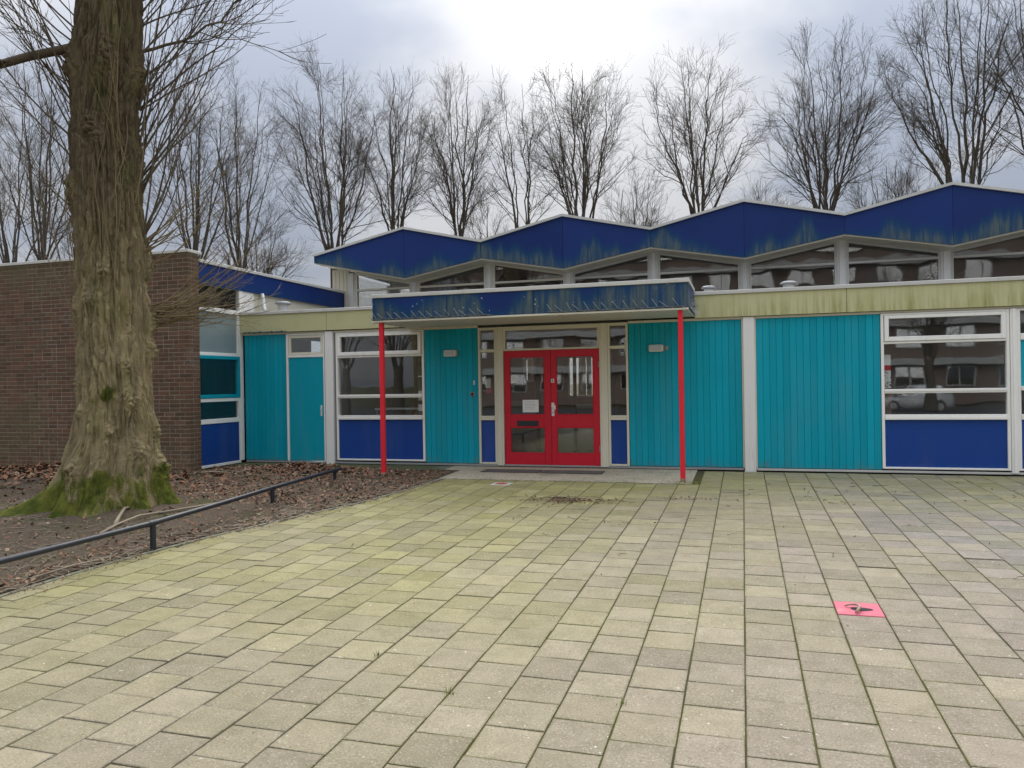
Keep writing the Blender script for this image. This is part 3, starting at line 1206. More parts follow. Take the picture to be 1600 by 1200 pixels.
def door_leaf(x0, x1, ls, rs, lab):
    mb = MB()
    y0, y1 = -0.012, 0.035
    mb.box(x0, x0 + ls, y0, y1, DZ0, DZ1, 0.004)
    mb.box(x1 - rs, x1, y0, y1, DZ0, DZ1, 0.004)
    for z0, z1 in ((DZ0, 0.245), (0.69, 0.905), (1.905, DZ1)):
        mb.box(x0 + ls, x1 - rs, y0 + 0.001, y1 - 0.001, z0, z1, 0.003)
    for z0, z1 in ((0.245, 0.69), (0.905, 1.905)):          # glazing beads
        a, b = x0 + ls, x1 - rs
        mb.box(a, a + 0.012, y0 + 0.006, y1 - 0.006, z0, z1, 0.003)
        mb.box(b - 0.012, b, y0 + 0.006, y1 - 0.006, z0, z1, 0.003)
        mb.box(a + 0.012, b - 0.012, y0 + 0.006, y1 - 0.006, z0, z0 + 0.012, 0.003)
        mb.box(a + 0.012, b - 0.012, y0 + 0.006, y1 - 0.006, z1 - 0.012, z1, 0.003)
    d = mb.build("door", RED, sb, label=lab)
    a, b = x0 + ls + 0.012, x1 - rs - 0.012
    pane(a, b, 0.257, 0.678, 0.01, d)
    pane(a, b, 0.917, 1.893, 0.01, d)
    return d


dl = door_leaf(-3.984, -3.149, 0.100, 0.115, "left red glazed door leaf with a black letter slot")
dr = door_leaf(-3.145, -2.308, 0.090, 0.105, "right red glazed door leaf with a white handle plate")
mb = MB()
mb.box(-3.760, -3.375, -0.020, -0.0125, 0.712, 0.808, 0.002)
mb.box(-3.745, -3.390, -0.026, -0.0205, 0.735, 0.788, 0.002)
mb.build("letter_slot", BLACKPL, dl)
mb = MB()
mb.box(-3.140, -3.092, -0.022, -0.0125, 0.885, 1.115, 0.004)
mb.box(-3.136, -3.070, -0.058, -0.0225, 1.03, 1.075, 0.006)
mb.box(-3.100, -3.062, -0.056, -0.040, 0.99, 1.075, 0.006)
mb.build("handle", WHITEPL, dr)
mb = MB()
mb.disc_ring((-3.116, -0.0225, 0.945), (0, -1, 0), 0.013, 0.008, 12)
mb.build("lock_cylinder", GREYMET, dr)
mb = MB()
mb.box(-3.142, -3.088, -0.024, -0.0125, 1.455, 1.520, 0.004)
mb.build("keyhole_plate", WHITEPL, dr)
mb = MB()
mb.disc_ring((-3.115, -0.0242, 1.492), (0, -1, 0), 0.011, 0.003, 12)
mb.box(-3.119, -3.111, -0.027, -0.0242, 1.466, 1.490)
mb.build("keyhole", BLACKPL, dr)
mb = MB()
mb.box(-2.320, -2.309, -0.03, -0.0125, 1.70, 1.80, 0.003)
mb.box(-2.320, -2.309, -0.03, -0.0125, 0.28, 0.38, 0.003)
mb.build("hinge", GREYMET, dr)
mb = MB()
mb.box(-3.988, -2.306, -0.03, 0.07, 0.022, 0.0455, 0.004)
mb.build("threshold", GREYMET, sb)

# rooms behind the glass
mb = MB()
mb.box(-9.25, 9.03, 0.12, 13.2, -0.05, -0.002)
mb.build("room_floor", ROOMF, sb)
mb = MB()
mb.box(-9.25, 9.03, 0.16, 3.99, 2.50, 2.60)
mb.build("room_ceiling", ROOMW, sb)
mb = MB()
mb.box(-9.25, -5.05, 3.6, 3.7, 0, 2.499)
mb.box(-1.0, 9.0, 3.6, 3.7, 0, 2.499)
for x in (-7.40, -4.75, -1.55, 0.10, 3.80, 8.9):
    mb.box(x, x + 0.08, 0.10, 3.59, 0, 2.498)
mb.build("room_wall", ROOMW, sb)
# backs of the boarded wall panels
mb = MB()
for x0, x1 in ((-9.25, -8.34), (-5.48, -4.47), (-1.81, -0.02), (0.21, 1.995)):
    mb.box(x0, x1, 0.062, 0.10, 0.0, 2.44)
mb.build("wall_lining", ROOMW, sb)
# inner glazed screen of the entrance lobby
mb = MB()
for x in (-4.66, -3.95, -3.2, -2.45, -1.60):
    mb.box(x, x + 0.06, 2.0, 2.07, 0, 2.4, 0.004)
mb.box(-4.6, -1.6, 2.002, 2.068, 2.1, 2.18, 0.004)
mb.box(-4.6, -1.6, 2.002, 2.068, 2.38, 2.46, 0.004)
scr = mb.build("inner_screen", ROOMD, sb)
mb = MB()
mb.box(-4.6, -3.96, 2.03, 2.045, 0.0, 1.1)
mb.build("screen_panel", ROOMW, scr)
mb = MB()
mb.box(-3.14, -2.75, 2.03, 2.045, 0.95, 1.02, 0.002)
mb.build("push_plate", WHITEPL, scr)
mb = MB()
mb.tube([(-2.52, 1.96, 0.75), (-2.52, 1.96, 1.35)], 0.012, 8)
mb.build("pull_handle", GREYMET, scr)

# ---- clerestory hall
CY = 4.0
PX = lambda k: 0.066 + 1.875 * k                     # k even: peak (deep fascia), k odd: valley
ZTOP = lambda k: 5.045 if k % 2 == 0 else 4.615
ZBOT = lambda k: 3.920 if k % 2 == 0 else 4.262
FY = 3.42
# the wall under the glass
mb = MB()
mb.box(-9.6, 9.6, CY, CY + 0.12, 2.55, 3.02)
mb.build("clerestory_wall", CREAM, sb)


def zb_at(x):
    t = (x - 0.066) / 1.875
    k = math.floor(t)
    f = t - k
    return ZBOT(k) * (1 - f) + ZBOT(k + 1) * f


def zt_at(x):
    t = (x - 0.066) / 1.875
    k = math.floor(t)
    f = t - k
    return ZTOP(k) * (1 - f) + ZTOP(k + 1) * f


for k in range(-5, 6):
    x = PX(k)
    mb = MB()
    zt = ZBOT(k) + 0.02
    if k == -5:
        x = -9.08
        zt = 4.20
    mb.box(x - 0.05, x + 0.05, CY - 0.05, CY + 0.1, 3.0, zt, 0.005)
    mb.box(x - 0.085, x - 0.051, CY - 0.02, CY + 0.09, 3.0, zt - 0.03, 0.004)
    mb.box(x + 0.051, x + 0.085, CY - 0.02, CY + 0.09, 3.0, zt - 0.03, 0.004)
    mb.build("clerestory_post", CONC, sb)
for k in range(-5, 5):
    xa, xb = PX(k) + 0.088, PX(k + 1) - 0.088
    if k == -5:
        xa = -9.08 + 0.088
    za, zb = zb_at(xa) - 0.005, zb_at(xb) - 0.005
    if k == -5:
        za = 4.215
    t = 0.045
    mb = MB()
    y0, y1 = CY - 0.012, CY + 0.075
    mb.prism([(xa, 3.02), (xa + t, 3.02), (xa + t, za - 0.02), (xa, za)], y0, y1)
    mb.prism([(xb - t, 3.02), (xb, 3.02), (xb, zb), (xb - t, zb - 0.02)], y0, y1)
    mb.prism([(xa + t, za - 0.065), (xb - t, zb - 0.065), (xb - t, zb - 0.003), (xa + t, za - 0.003)], y0 + 0.002, y1 - 0.002)
    mb.box(xa + t, xb - t, y0 + 0.002, y1 - 0.002, 3.021, 3.07)
    mb.box(xa + t, xb - t, y0 - 0.012, y1 - 0.003, 3.750, 3.795, 0.004)
    fr = mb.build("clerestory_window", COPING if k > -3 else CREAM, sb)
    mb = MB()
    mb.prism([(xa + t, 3.796), (xb - t, 3.796), (xb - t, zb - 0.066), (xa + t, za - 0.066)], CY + 0.03, CY + 0.036)
    mb.build("pane", GLASSU, fr)
    pane(xa + t, xb - t, 3.071, 3.749, CY + 0.03, fr, GLASSU)
# end panel beside the first window and the hall's other walls
mb = MB()
mb.box(-9.62, -9.168, CY - 0.01, CY + 0.10, 3.0, 4.30)
mb.build("end_panel", CREAM, sb)
mb = MB()
for x in (-9.55, -9.44, -9.33, -9.24):
    mb.box(x, x + 0.012, CY - 0.022, CY - 0.0105, 3.0, 4.28)
mb.build("end_panel_batten", CREAM, sb)
mb = MB()
mb.box(-9.62, -7.55, 12.9, 13.1, -0.05, 4.3)
mb.box(-7.55, -6.95, 12.9, 13.1, -0.05, 1.5)
mb.box(-7.55, -6.95, 12.9, 13.1, 2.35, 4.3)
mb.box(-6.95, -5.75, 12.9, 13.1, -0.05, 4.3)
mb.box(-5.75, -4.55, 12.9, 13.1, -0.05, 0.95)
mb.box(-5.75, -4.55, 12.9, 13.1, 2.35, 4.3)
mb.box(-4.55, 3.5, 12.9, 13.1, -0.05, 4.3)
mb.box(3.5, 9.6, 12.9, 13.1, -0.05, 3.2)
mb.box(3.5, 3.8, 12.9, 13.1, 3.2, 4.3)
mb.box(6.3, 6.5, 12.9, 13.1, 3.2, 4.3)
mb.build("hall_back_wall", ROOMB, sb)
for x0, x1, z0, z1 in ((-7.55, -6.95, 1.5, 2.35), (-5.75, -4.55, 0.95, 2.35)):
    mb = MB()
    bars(mb, x0 + 0.001, x1 - 0.001, z0 + 0.001, z1 - 0.001, 0.06, 12.93, 13.05)
    mb.box((x0 + x1) / 2 - 0.03, (x0 + x1) / 2 + 0.03, 12.935, 13.045, z0 + 0.06, z1 - 0.06)
    hw = mb.build("window", WHITE, sb)
    pane(x0 + 0.06, (x0 + x1) / 2 - 0.03, z0 + 0.06, z1 - 0.06, 13.0, hw)
    pane((x0 + x1) / 2 + 0.03, x1 - 0.06, z0 + 0.06, z1 - 0.06, 13.0, hw)
pane(3.8, 6.3, 3.2, 4.3, 13.0, sb, GLASSU, "hall_back_pane")
pane(6.5, 9.6, 3.2, 4.3, 13.0, sb, GLASSU, "hall_back_pane")
for xw in (-9.62, 9.55):
    mb = MB()
    mb.box(xw, xw + 0.1, 4.12, 12.9, -0.05, 3.02)
    for y in (4.12, 7.0, 9.9, 12.8):
        mb.box(xw, xw + 0.1, y, y + 0.1, 3.02, 4.28)
    mb.build("hall_end_wall", CREAM, sb)
    mb = MB()
    mb.box(xw + 0.04, xw + 0.046, 4.22, 12.8, 3.021, 4.28)
    mb.build("hall_end_pane", GLASSU, sb)
# exposed beams in the hall, seen through the upper glass
mb = MB()
for k in range(-4, 6, 2):
    mb.box(PX(k) - 0.09, PX(k) + 0.09, 4.2, 12.85, 3.55, 3.90)
mb.build("hall_beam", ROOMB, sb)

# folded roof: one prism per half bay, its blue facing sheet and its coping
stations = [(-9.735, 4.565, 4.405)] + [(PX(k), ZTOP(k), ZBOT(k)) for k in range(-4, 6)]
for (xa, ta, ba), (xb, tb, bb) in zip(stations[:-1], stations[1:]):
    mb = MB()
    mb.prism([(xa, ba + 0.012), (xb, bb + 0.012), (xb, tb - 0.01), (xa, ta - 0.01)], FY + 0.031, 13.5)
    mb.build("roof_fold", FELT, sb)
    mb = MB()
    mb.prism([(xa, ba - 0.03), (xb, bb - 0.03), (xb, bb + 0.011), (xa, ba + 0.011)], FY + 0.032, CY + 0.15)
    mb.build("soffit", CREAM, sb)
    fx0, fx1 = xa + 0.003, xb - 0.003
    nseg = 10
    vs, fs, hb = [], [], []
    for i in range(nseg + 1):
        f = i / nseg
        x = fx0 + (fx1 - fx0) * f
        zt, zb = ta + (tb - ta) * f, ba + (bb - ba) * f
        # each sheet is folded a little out of plane at the ridge seam
        yo = 0.0
        for (yy_, z_) in ((FY, zb), (FY, zt), (FY + 0.028, zt), (FY + 0.028, zb)):
            vs.append((x, yy_ + yo, z_))
            hb.append(z_ - zb)
    for i in range(nseg):
        a = i * 4
        for j in range(4):
            b = (j + 1) % 4
            fs.append([a + j, a + b, a + 4 + b, a + 4 + j][::-1])
    fs.append([0, 1, 2, 3][::-1])
    fs.append([nseg * 4 + j for j in range(4)])
    mb = MB()
    mb.add(vs, fs)
    mb.a = hb
    mb.build("fascia_panel", FASB, sb, attname="hb")
    mb = MB()
    mb.prism([(xa, ta - 0.002), (xb, tb - 0.002), (xb, tb + 0.052), (xa, ta + 0.052)], FY - 0.045, FY + 0.16)
    mb.build("coping", COPING, sb)
# left verge of the folded roof
mb = MB()
mb.box(-9.77, -9.738, FY - 0.01, 13.5, 4.40, 4.57)
mb.a = [v[2] - 4.40 for v in mb.v]
mb.build("verge_board", FASB, sb, attname="hb")
mb = MB()
mb.box(-9.80, -9.737, FY - 0.045, 13.5, 4.572, 4.618, 0.004)
mb.build("verge_coping", COPING, sb)

# ------------------------------------------------------------------ brick wing on the left
bw = empty("brick_wing", (-11.5, -1.4, 0), "brown brick wing with a white coping and blue roof edge behind the big trunk", "building")
BX1, BY0, BY1 = -9.27, -1.55, -1.27
mb = MB()
mb.box(-17.02, BX1 - 0.004, BY0 + 0.004, BY1 - 0.002, -0.35, 3.838)
wall = mb.build("brick_wall", MORTAR, bw)
LB, HB, JB, PC = 0.208, 0.063, 0.012, 0.075
bl = []
for c in range(0, 55):
    z0 = -0.30 + c * PC
    if z0 + HB > 3.84:
        break
    x = BX1
    first = True
    k = 0
    while x > -17.0:
        if first:
            ln = LB if c % 2 == 0 else 0.098
        else:
            ln = LB if random.random() < 0.72 else 0.098
        bl.append((x - ln, x, BY0, BY0 + 0.098, z0, z0 + HB, 0))
        first = False
        x -= ln + JB
    ya = BY0 + 0.098 + JB
    if c % 2 == 0:
        bl.append((BX1 - 0.098, BX1, ya, BY1 - 0.002, z0, z0 + HB, 1))
    else:
        bl.append((BX1 - 0.208, BX1, ya, ya + 0.06, z0, z0 + HB, 1))
        bl.append((BX1 - 0.208, BX1, ya + 0.072, BY1 - 0.002, z0, z0 + HB, 1))


def brick_key(b):
    x = (b[0] + b[1]) / 2
    z = b[4]
    if z < -0.05 or b[6]:
        return 900
    # behind the trunk as seen from the yard
    if -11.95 < x < -10.0:
        return 800 + abs(x)
    full = 0 if b[1] - b[0] > 0.15 else 4
    return math.hypot(x, 11.1) + full


bl.sort(key=brick_key)
protos = {}
rest = MB()
for i, (x0, x1, y0, y1, z0, z1, e) in enumerate(bl):
    jy = random.uniform(-0.002, 0.0025)
    if i < 300:
        key = round(x1 - x0, 3)
        at = ((x0 + x1) / 2, (y0 + y1) / 2 + jy, z0)
        if key not in protos:
            mb = MB()
            hl, hw = (x1 - x0) / 2, (y1 - y0) / 2
            mb.box(-hl, hl, -hw, hw, 0, HB, 0.003)
            protos[key] = mb.build("brick", BRICK, wall, at=(0, 0, 0))
            protos[key].location = Vector(at) - WLOC[wall.name]
        else:
            copy_of(protos[key], wall, at)
    else:
        rest.box(x0, x1, y0 + jy, y1 + jy, z0, z1, 0.0, random.random())
rest.build("brick_field", BRICK, wall, attname="rnd", kind="stuff")
mb = MB()
mb.box(-17.0, BX1 + 0.03, BY0 - 0.035, BY1 + 0.05, 3.842, 3.895, 0.005)
mb.build("coping", COPING, bw)
# wing body behind: roof, blue roof edge along its side, side windows
mb = MB()
mb.box(-17.0, -9.36, -1.25, 4.2, 3.42, 3.66)
mb.build("wing_roof", FELT, bw)
for y0, y1 in ((-1.262, 1.45), (1.452, 4.24)):
    mb = MB()
    mb.box(-9.335, -9.300, y0, y1 - 0.004, 3.335, 3.712, 0.002)
    mb.a = [v[2] - 3.335 for v in mb.v]
    mb.build("fascia_panel", FASW, bw, attname="hb")
mb = MB()
mb.box(-9.45, -9.275, -1.215, 4.26, 3.715, 3.772, 0.004)
mb.build("verge_coping", COPING, bw)
mb = MB()
mb.box(-9.44, -9.36, 0.03, 4.2, 2.5, 3.40)
mb.build("upper_side_wall", CREAM, bw)
mb = MB()
mb.box(-9.40, -9.312, -0.075, 0.028, 0.05, 3.37, 0.005)
mb.build("corner_post", WHITE, bw)
mb = MB()
mb.box(-9.365, -9.325, 0.03, 0.40, 2.91, 3.37, 0.004)
mb.build("corner_panel", WHITE, bw)
WX0, WX1 = -9.38, -9.318
YA, YB = -1.262, -0.077
wf = MB()
for z0, z1 in ((0.005, 0.055), (0.800, 0.885), (1.200, 1.266), (2.052, 2.110), (2.857, 2.94), (3.335, 3.37)):
    wf.box(WX0, WX1, YA, YB, z0, z1, 0.005)
wf.box(WX0, WX1 - 0.002, YB - 0.035, YB - 0.0005, 0.055, 0.80, 0.003)
wf.box(WX0, WX1 - 0.003, YA, YA + 0.03, 0.055, 3.335, 0.003)
wwin = wf.build("window", WHITE, bw)
mb = MB()
mb.box(-9.36, -9.335, YA, YB - 0.036, 0.056, 0.799)
mb.build("spandrel_panel", BLUE, wwin)


def ypane(y0, y1, z0, z1, m_, name="pane", x=-9.352):
    mb = MB()
    mb.box(x, x + 0.006, y0, y1, z0, z1)
    return mb.build(name, m_, wwin)


ypane(YA, YB - 0.06, 0.886, 1.199, GLASS)
ypane(YA, YB - 0.06, 2.111, 2.856, FROST, "frosted_pane")
ypane(YA, YB - 0.03, 2.941, 3.334, GLASS)
mb = MB()
mb.box(WX0 + 0.01, WX1 + 0.004, YB - 0.060, YB - 0.002, 0.886, 1.199, 0.003)
mb.box(WX0 + 0.01, WX1 + 0.004, YB - 0.060, YB - 0.002, 2.111, 2.856, 0.003)
mb.build("mullion", WHITE, wwin)
mb = MB()
x0, x1 = WX0 + 0.005, WX1 + 0.012
mb.box(x0, x1, YA, YB - 0.006, 1.268, 1.335, 0.005)
mb.box(x0, x1, YA, YB - 0.006, 1.990, 2.050, 0.005)
mb.box(x0, x1, YB - 0.075, YB - 0.006, 1.336, 1.989, 0.005)
ts = mb.build("opening_sash", TEAL, wwin)
ypane(YA, YB - 0.076, 1.336, 1.989, GLASS)
# room inside the wing
mb = MB()
mb.box(-13.5, -13.4, -1.26, 4.1, 0, 3.4)
mb.box(-13.4, -9.45, 2.6, 2.7, 0, 3.4)
mb.box(-13.4, -9.45, -1.26, 2.6, -0.05, 0.0)
mb.box(-13.4, -9.45, -1.26, 2.6, 3.38, 3.415)
mb.build("wing_room", ROOMD, bw)
mb = MB()
mb.box(-13.4, -9.50, -1.265, -1.25, 0.0, 3.38)
mb.build("wing_lining", ROOMD, bw)

# ------------------------------------------------------------------ entrance canopy on two red posts
cn = empty("entrance_canopy", (-3.25, -1.4, 0), "flat blue entrance canopy with stained edge on two thin red posts", "canopy")
CX0, CX1, CYF = -5.775, -0.742, -1.43
for x0, x1 in ((CX0, -4.48), (-4.48, -3.05), (-3.05, -2.05), (-2.05, CX1)):
    mb = MB()
    n = 12
    mb.box(x0 + 0.0025, x1 - 0.0025, CYF, CYF + 0.03, 2.512, 2.872, 0.002)
    mb.a = [v[2] - 2.512 for v in mb.v]
    mb.build("fascia_panel", FASC, cn, attname="hb")
for xs0, xs1 in ((CX0 - 0.002, CX0 + 0.026), (CX1 - 0.026, CX1 + 0.002)):
    mb = MB()
    mb.box(xs0, xs1, CYF + 0.032, -0.105, 2.512, 2.872, 0.002)
    mb.a = [v[2] - 2.512 for v in mb.v]
    mb.build("side_fascia", FASC, cn, attname="hb")
mb = MB()
mb.box(CX0 - 0.02, CX1 + 0.02, CYF - 0.02, CYF + 0.15, 2.875, 2.935, 0.005)
mb.box(CX0 - 0.02, CX0 + 0.13, CYF + 0.152, -0.105, 2.875, 2.935, 0.005)
mb.box(CX1 - 0.13, CX1 + 0.02, CYF + 0.152, -0.105, 2.875, 2.935, 0.005)
mb.build("coping", COPING, cn)
mb = MB()
mb.box(CX0 - 0.006, CX1 + 0.006, CYF - 0.012, CYF + 0.055, 2.478, 2.508, 0.004)
mb.build("edge_trim", CREAM, cn)
mb = MB()
mb.box(CX0 + 0.03, CX1 - 0.03, CYF + 0.035, -0.105, 2.80, 2.86)
mb.build("canopy_roof", FELT, cn)
for x0, x1 in ((CX0, -4.55), (-4.55, -3.30), (-3.30, -2.05), (-2.05, CX1)):
    mb = MB()
    mb.box(x0 + 0.002, x1 - 0.002, CYF + 0.057, -0.045, 2.482, 2.50)
    mb.build("soffit", SOFFIT, cn)
for x, zb in ((-5.645, -0.12), (-0.858, -0.09)):
    mb = MB()
    mb.box(x - 0.035, x + 0.035, -1.40, -1.33, zb, 2.480, 0.006)
    po = mb.build("post", REDPOST, cn)
    mb = MB()
    mb.box(x - 0.037, x + 0.037, -1.402, -1.328, zb, 0.035, 0.006)
    mb.build("post_foot", RUST, po)

# ------------------------------------------------------------------ bird spikes
SPIKE_ME = {}


def spike_mesh(key, pts, r):
    mb = MB()
    mb.tube(pts, r, 5)
    return mb


def spike_strip(p0, p1, n, up, dn, label, jit=0.012, base=True):
    p0, p1 = Vector(p0), Vector(p1)
    t = empty("bird_spike_strip", (p0 + p1) / 2, label, "bird spikes", "bird spike strips along the roof edges")
    d = (p1 - p0).normalized()
    if base:
        mb = MB()
        mb.tube([p0, p1], 0.010, 6)
        nb = max(2, n // 2)
        for i in range(nb):
            q = p0 + (p1 - p0) * ((i + 0.5) / nb)
            mb.tube([q + Vector((0, -0.004, 0.0)), q + d * 0.05 + Vector((0, -0.02, 0.014))], 0.007, 5)
        mb.build("base_strip", SPIKEB, t)
    for dirs in (up, dn):
        if dirs is None:
            continue
        dv = Vector(dirs)
        mb = MB()
        mb.tube([Vector((0, 0, 0)), dv * 0.55 + Vector((0, -0.006, 0)), dv * 1.1], 0.0034, 5)
        first = mb.build("spike", GALV, t, at=(0, 0, 0))
        for i in range(n):
            q = p0 + (p1 - p0) * ((i + 0.5 + (0.45 if dirs is dn else 0)) / (n + 0.3))
            q = q + d * random.uniform(-jit, jit)
            rot = (random.gauss(0, 0.10), random.gauss(0, 0.16), random.gauss(0, 0.16))
            if i == 0:
                first.location = q - WLOC[t.name]
                first.rotation_euler = rot
            else:
                copy_of(first, t, q, rot)
    return t


yF = CYF - 0.014
spike_strip((-5.76, yF, 2.525), (-3.72, yF, 2.525), 14, (-0.085, -0.05, 0.105), (0.005, -0.045, -0.06), "row of wire bird spikes on the left half of the blue canopy edge")
spike_strip((-2.82, yF, 2.525), (-0.76, yF, 2.525), 14, (-0.085, -0.05, 0.105), (0.005, -0.045, -0.06), "row of wire bird spikes on the right half of the blue canopy edge")
spike_strip((CX1 + 0.012, -1.40, 2.525), (CX1 + 0.012, -0.25, 2.525), 16, (0.07, -0.05, 0.09), (0.085, -0.03, -0.055), "dense wire bird spikes on the right end of the blue canopy", 0.02)
spike_strip((CX0 - 0.012, -1.42, 2.525), (CX0 - 0.012, -0.25, 2.525), 14, (-0.09, -0.06, 0.08), (-0.08, -0.03, -0.06), "wire bird spikes on the left end of the blue canopy", 0.02)
spike_strip((-9.22, -0.085, 2.512), (-8.28, -0.085, 2.512), 9, (-0.04, -0.06, 0.075), (0.02, -0.07, -0.05), "short row of bird spikes under the beige fascia in the left corner", 0.02)

# ------------------------------------------------------------------ fixtures on the wall
def wall_lamp(cx, z, label, bracket):
    t = empty("wall_lamp", (cx, 0, z), label, "wall lamp", "bulkhead lamps on the turquoise boards")
    mb = MB()
    mb.box(cx - 0.125, cx + 0.125, -0.030, -0.005, z - 0.055, z + 0.055, 0.008)
    bd = mb.build("lamp_base", GREYMET, t)
    mb = MB()
    mb.box(cx - 0.130, cx + 0.105, -0.088, -0.031, z - 0.058, z + 0.058, 0.018)
    mb.build("lamp_cover", WHITEPL, t)
    mb = MB()
    mb.box(cx - 0.102, cx + 0.080, -0.092, -0.0885, z - 0.036, z + 0.036, 0.001)
    mb.build("lens", FROSTW, t)
    mb = MB()
    if bracket:
        mb.box(cx + 0.135, cx + 0.185, -0.035, -0.006, z - 0.035, z + 0.035, 0.006)
    else:
        mb.box(cx + 0.107, cx + 0.132, -0.085, -0.031, z - 0.050, z + 0.052, 0.008)
    mb.build("junction_box", GREYMET, t)


FROSTW = paint("lamp_lens", (0.50, 0.53, 0.55), 0.3, 0.04, 0.1, (0.4, 0.4, 0.38))
wall_lamp(-4.955, 2.005, "white bulkhead lamp left of the entrance, on the narrow turquoise panel", False)
wall_lamp(-1.345, 1.992, "white bulkhead lamp right of the entrance, near the right red post", True)

t = empty("intercom", (-4.57, 0, 1.27), "small square grey intercom with a round black face beside the left sidelight", "intercom")
mb = MB()
mb.box(-4.610, -4.530, -0.026, -0.005, 1.235, 1.315, 0.008)
mb.build("housing", GREYMET, t)
mb = MB()
mb.disc_ring((-4.570, -0.0262, 1.275), (0, -1, 0), 0.029, 0.006, 20)
mb.build("button", BLACKPL, t)
t = empty("door_bell", (-4.54, 0, 1.47), "narrow white door bell above the intercom on the turquoise boards", "door bell")
mb = MB()
mb.box(-4.555, -4.525, -0.020, -0.005, 1.44, 1.515, 0.004)
mb.build("housing", WHITEPL, t)
mb = MB()
mb.box(-4.547, -4.533, -0.0235, -0.0203, 1.455, 1.475, 0.001)
mb.build("button", GREYMET, t)


def notice(x0, x1, z0, z1, y, rows, label):
    t = empty("paper_notice", ((x0 + x1) / 2, y, z0), label, "notice", "paper notices on the red doors")
    mb = MB()
    mb.box(x0, x1, y, y + 0.0012, z0, z1)
    mb.build("sheet", PAPER, t)
    mb = MB()
    for k in range(rows):
        z = z1 - (z1 - z0) * (0.14 + 0.72 * k / rows)
        wd = (x1 - x0) * random.uniform(0.4, 0.74)
        xx = x0 + (x1 - x0) * 0.13
        while xx < x0 + (x1 - x0) * 0.13 + wd:
            ww_ = random.uniform(0.006, 0.02)
            mb.box(xx, xx + ww_, y - 0.0006, y - 0.0001, z - 0.0022, z + 0.0022)
            xx += ww_ + 0.005
    mb.build("print", INK, t)


notice(-3.858, -3.762, 1.46, 1.60, 0.0075, 7, "small white paper notice high on the left red door's glass")
notice(-3.66, -3.375, 0.95, 1.165, 0.0075, 6, "large white paper notice low on the left red door's glass")

for x0, x1, lab in ((-4.205, -3.205, "left one of two dark ribbed mats before the red doors"), (-3.185, -2.165, "right one of two dark ribbed mats before the red doors")):
    t = empty("door_mat", ((x0 + x1) / 2, -0.55, 0), lab, "door mat", "mats before the red doors")
    def mz(y):
        return SLOPE * 0.85 * y + 0.004
    mb = MB()
    mb.box(x0, x1, -0.745, -0.395, -0.012, 0.0, 0.003)
    mb.v = [(x, y, z + mz(y) + 0.006) for x, y, z in mb.v]
    mb.build("mat_base", MATB if False else DARK, t)
    mb = MB()
    n = 16
    for k in range(n):
        ya = -0.738 + k * (0.336 / n)
        q = MB()
        q.box(x0 + 0.012, x1 - 0.012, ya, ya + 0.013, 0, 0.006, 0.002)
        mb.add([(x, y, z + mz(y) + 0.0062) for x, y, z in q.v], q.f)
    mb.build("mat_rib", paint("mat_rib_rubber", (0.10, 0.085, 0.08), 0.8, 0.2, 0.4, (0.2, 0.18, 0.14), streak=False), t)


def roof_vent(x, y, z0, r, h, label):
    t = empty("roof_vent", (x, y, z0), label, "roof vent", "vents on the flat roof")
    mb = MB()
    mb.tube([(x, y, z0), (x, y, z0 + h)], r, 16)
    mb.build("pipe", WHITEPL, t, smooth=False)
    mb = MB()
    mb.tube([(x, y, z0 + h + 0.002), (x, y, z0 + h + 0.03), (x, y, z0 + h + 0.05)], [r * 1.5, r * 1.45, r * 1.1], 16)
    mb.build("cap", GREYMET, t)


roof_vent(-0.572, 1.5, 2.80, 0.085, 0.30, "white roof vent just right of the blue canopy")
roof_vent(0.786, 1.5, 2.80, 0.095, 0.31, "pale roof vent above the widest turquoise panel")
roof_vent(-9.05, 1.0, 2.80, 0.11, 0.36, "stubby metal roof vent below the blue edge of the wing")
t = empty("vent_pipe", (-9.25, 0.6, 2.8), "thin bent pipe on the flat roof in the left corner", "pipe")
mb = MB()
mb.tube([(-9.28, 0.62, 3.34), (-9.24, 0.6, 3.22), (-9.22, 0.58, 3.10), (-9.16, 0.52, 3.02), (-9.12, 0.48, 2.97)], 0.035, 10)
mb.tube([(-9.24, 0.6, 3.13), (-9.20, 0.56, 3.05)], 0.048, 10)
mb.build("elbow", WHITEPL, t, smooth=True)

# ------------------------------------------------------------------ things in the paving
px_, py_ = PLATE
pzz = SLOPE * py_
t = empty("floor_plate", (px_, py_, pzz), "pink square plate in the paving with a bent rod over its dark hole", "floor plate")
mb = MB()
mb.box(px_ - 0.146, px_ + 0.146, py_ - 0.146, py_ + 0.146, pzz - 0.04, pzz + 0.003, 0.003)
mb.v = [(x, y, z + SLOPE * (y - py_)) for x, y, z in mb.v]
mb.build("plate", PINK, t)
mb = MB()
ring = []
k = 22
for i in range(k):
    a = 2 * math.pi * i / k
    rr = 1 + 0.08 * math.sin(3 * a + 1)
    ring.append((px_ + 0.015 + 0.072 * rr * math.cos(a), py_ - 0.012 + 0.040 * rr * math.sin(a), pzz + 0.0046))
mb.add(ring, [list(range(k))])
mb.build("hole", DARK, t)
mb = MB()
mb.tube([(px_ - 0.085, py_ + 0.02, pzz + 0.012), (px_ - 0.05, py_ + 0.025, pzz + 0.022), (px_ - 0.01, py_ + 0.005, pzz + 0.03), (px_ + 0.005, py_ - 0.04, pzz + 0.030), (px_ - 0.012, py_ - 0.09, pzz + 0.022), (px_ - 0.03, py_ - 0.125, pzz + 0.014)], [0.005, 0.006, 0.008, 0.010, 0.010, 0.009], 8)
mb.build("rod", RUST, t, smooth=True)
mx_, my_ = MARK
t = empty("marker_tile", (mx_, my_, SLOPE * my_), "white tile with a faded red centre set in the paving before the slab", "marker tile")
mb = MB()
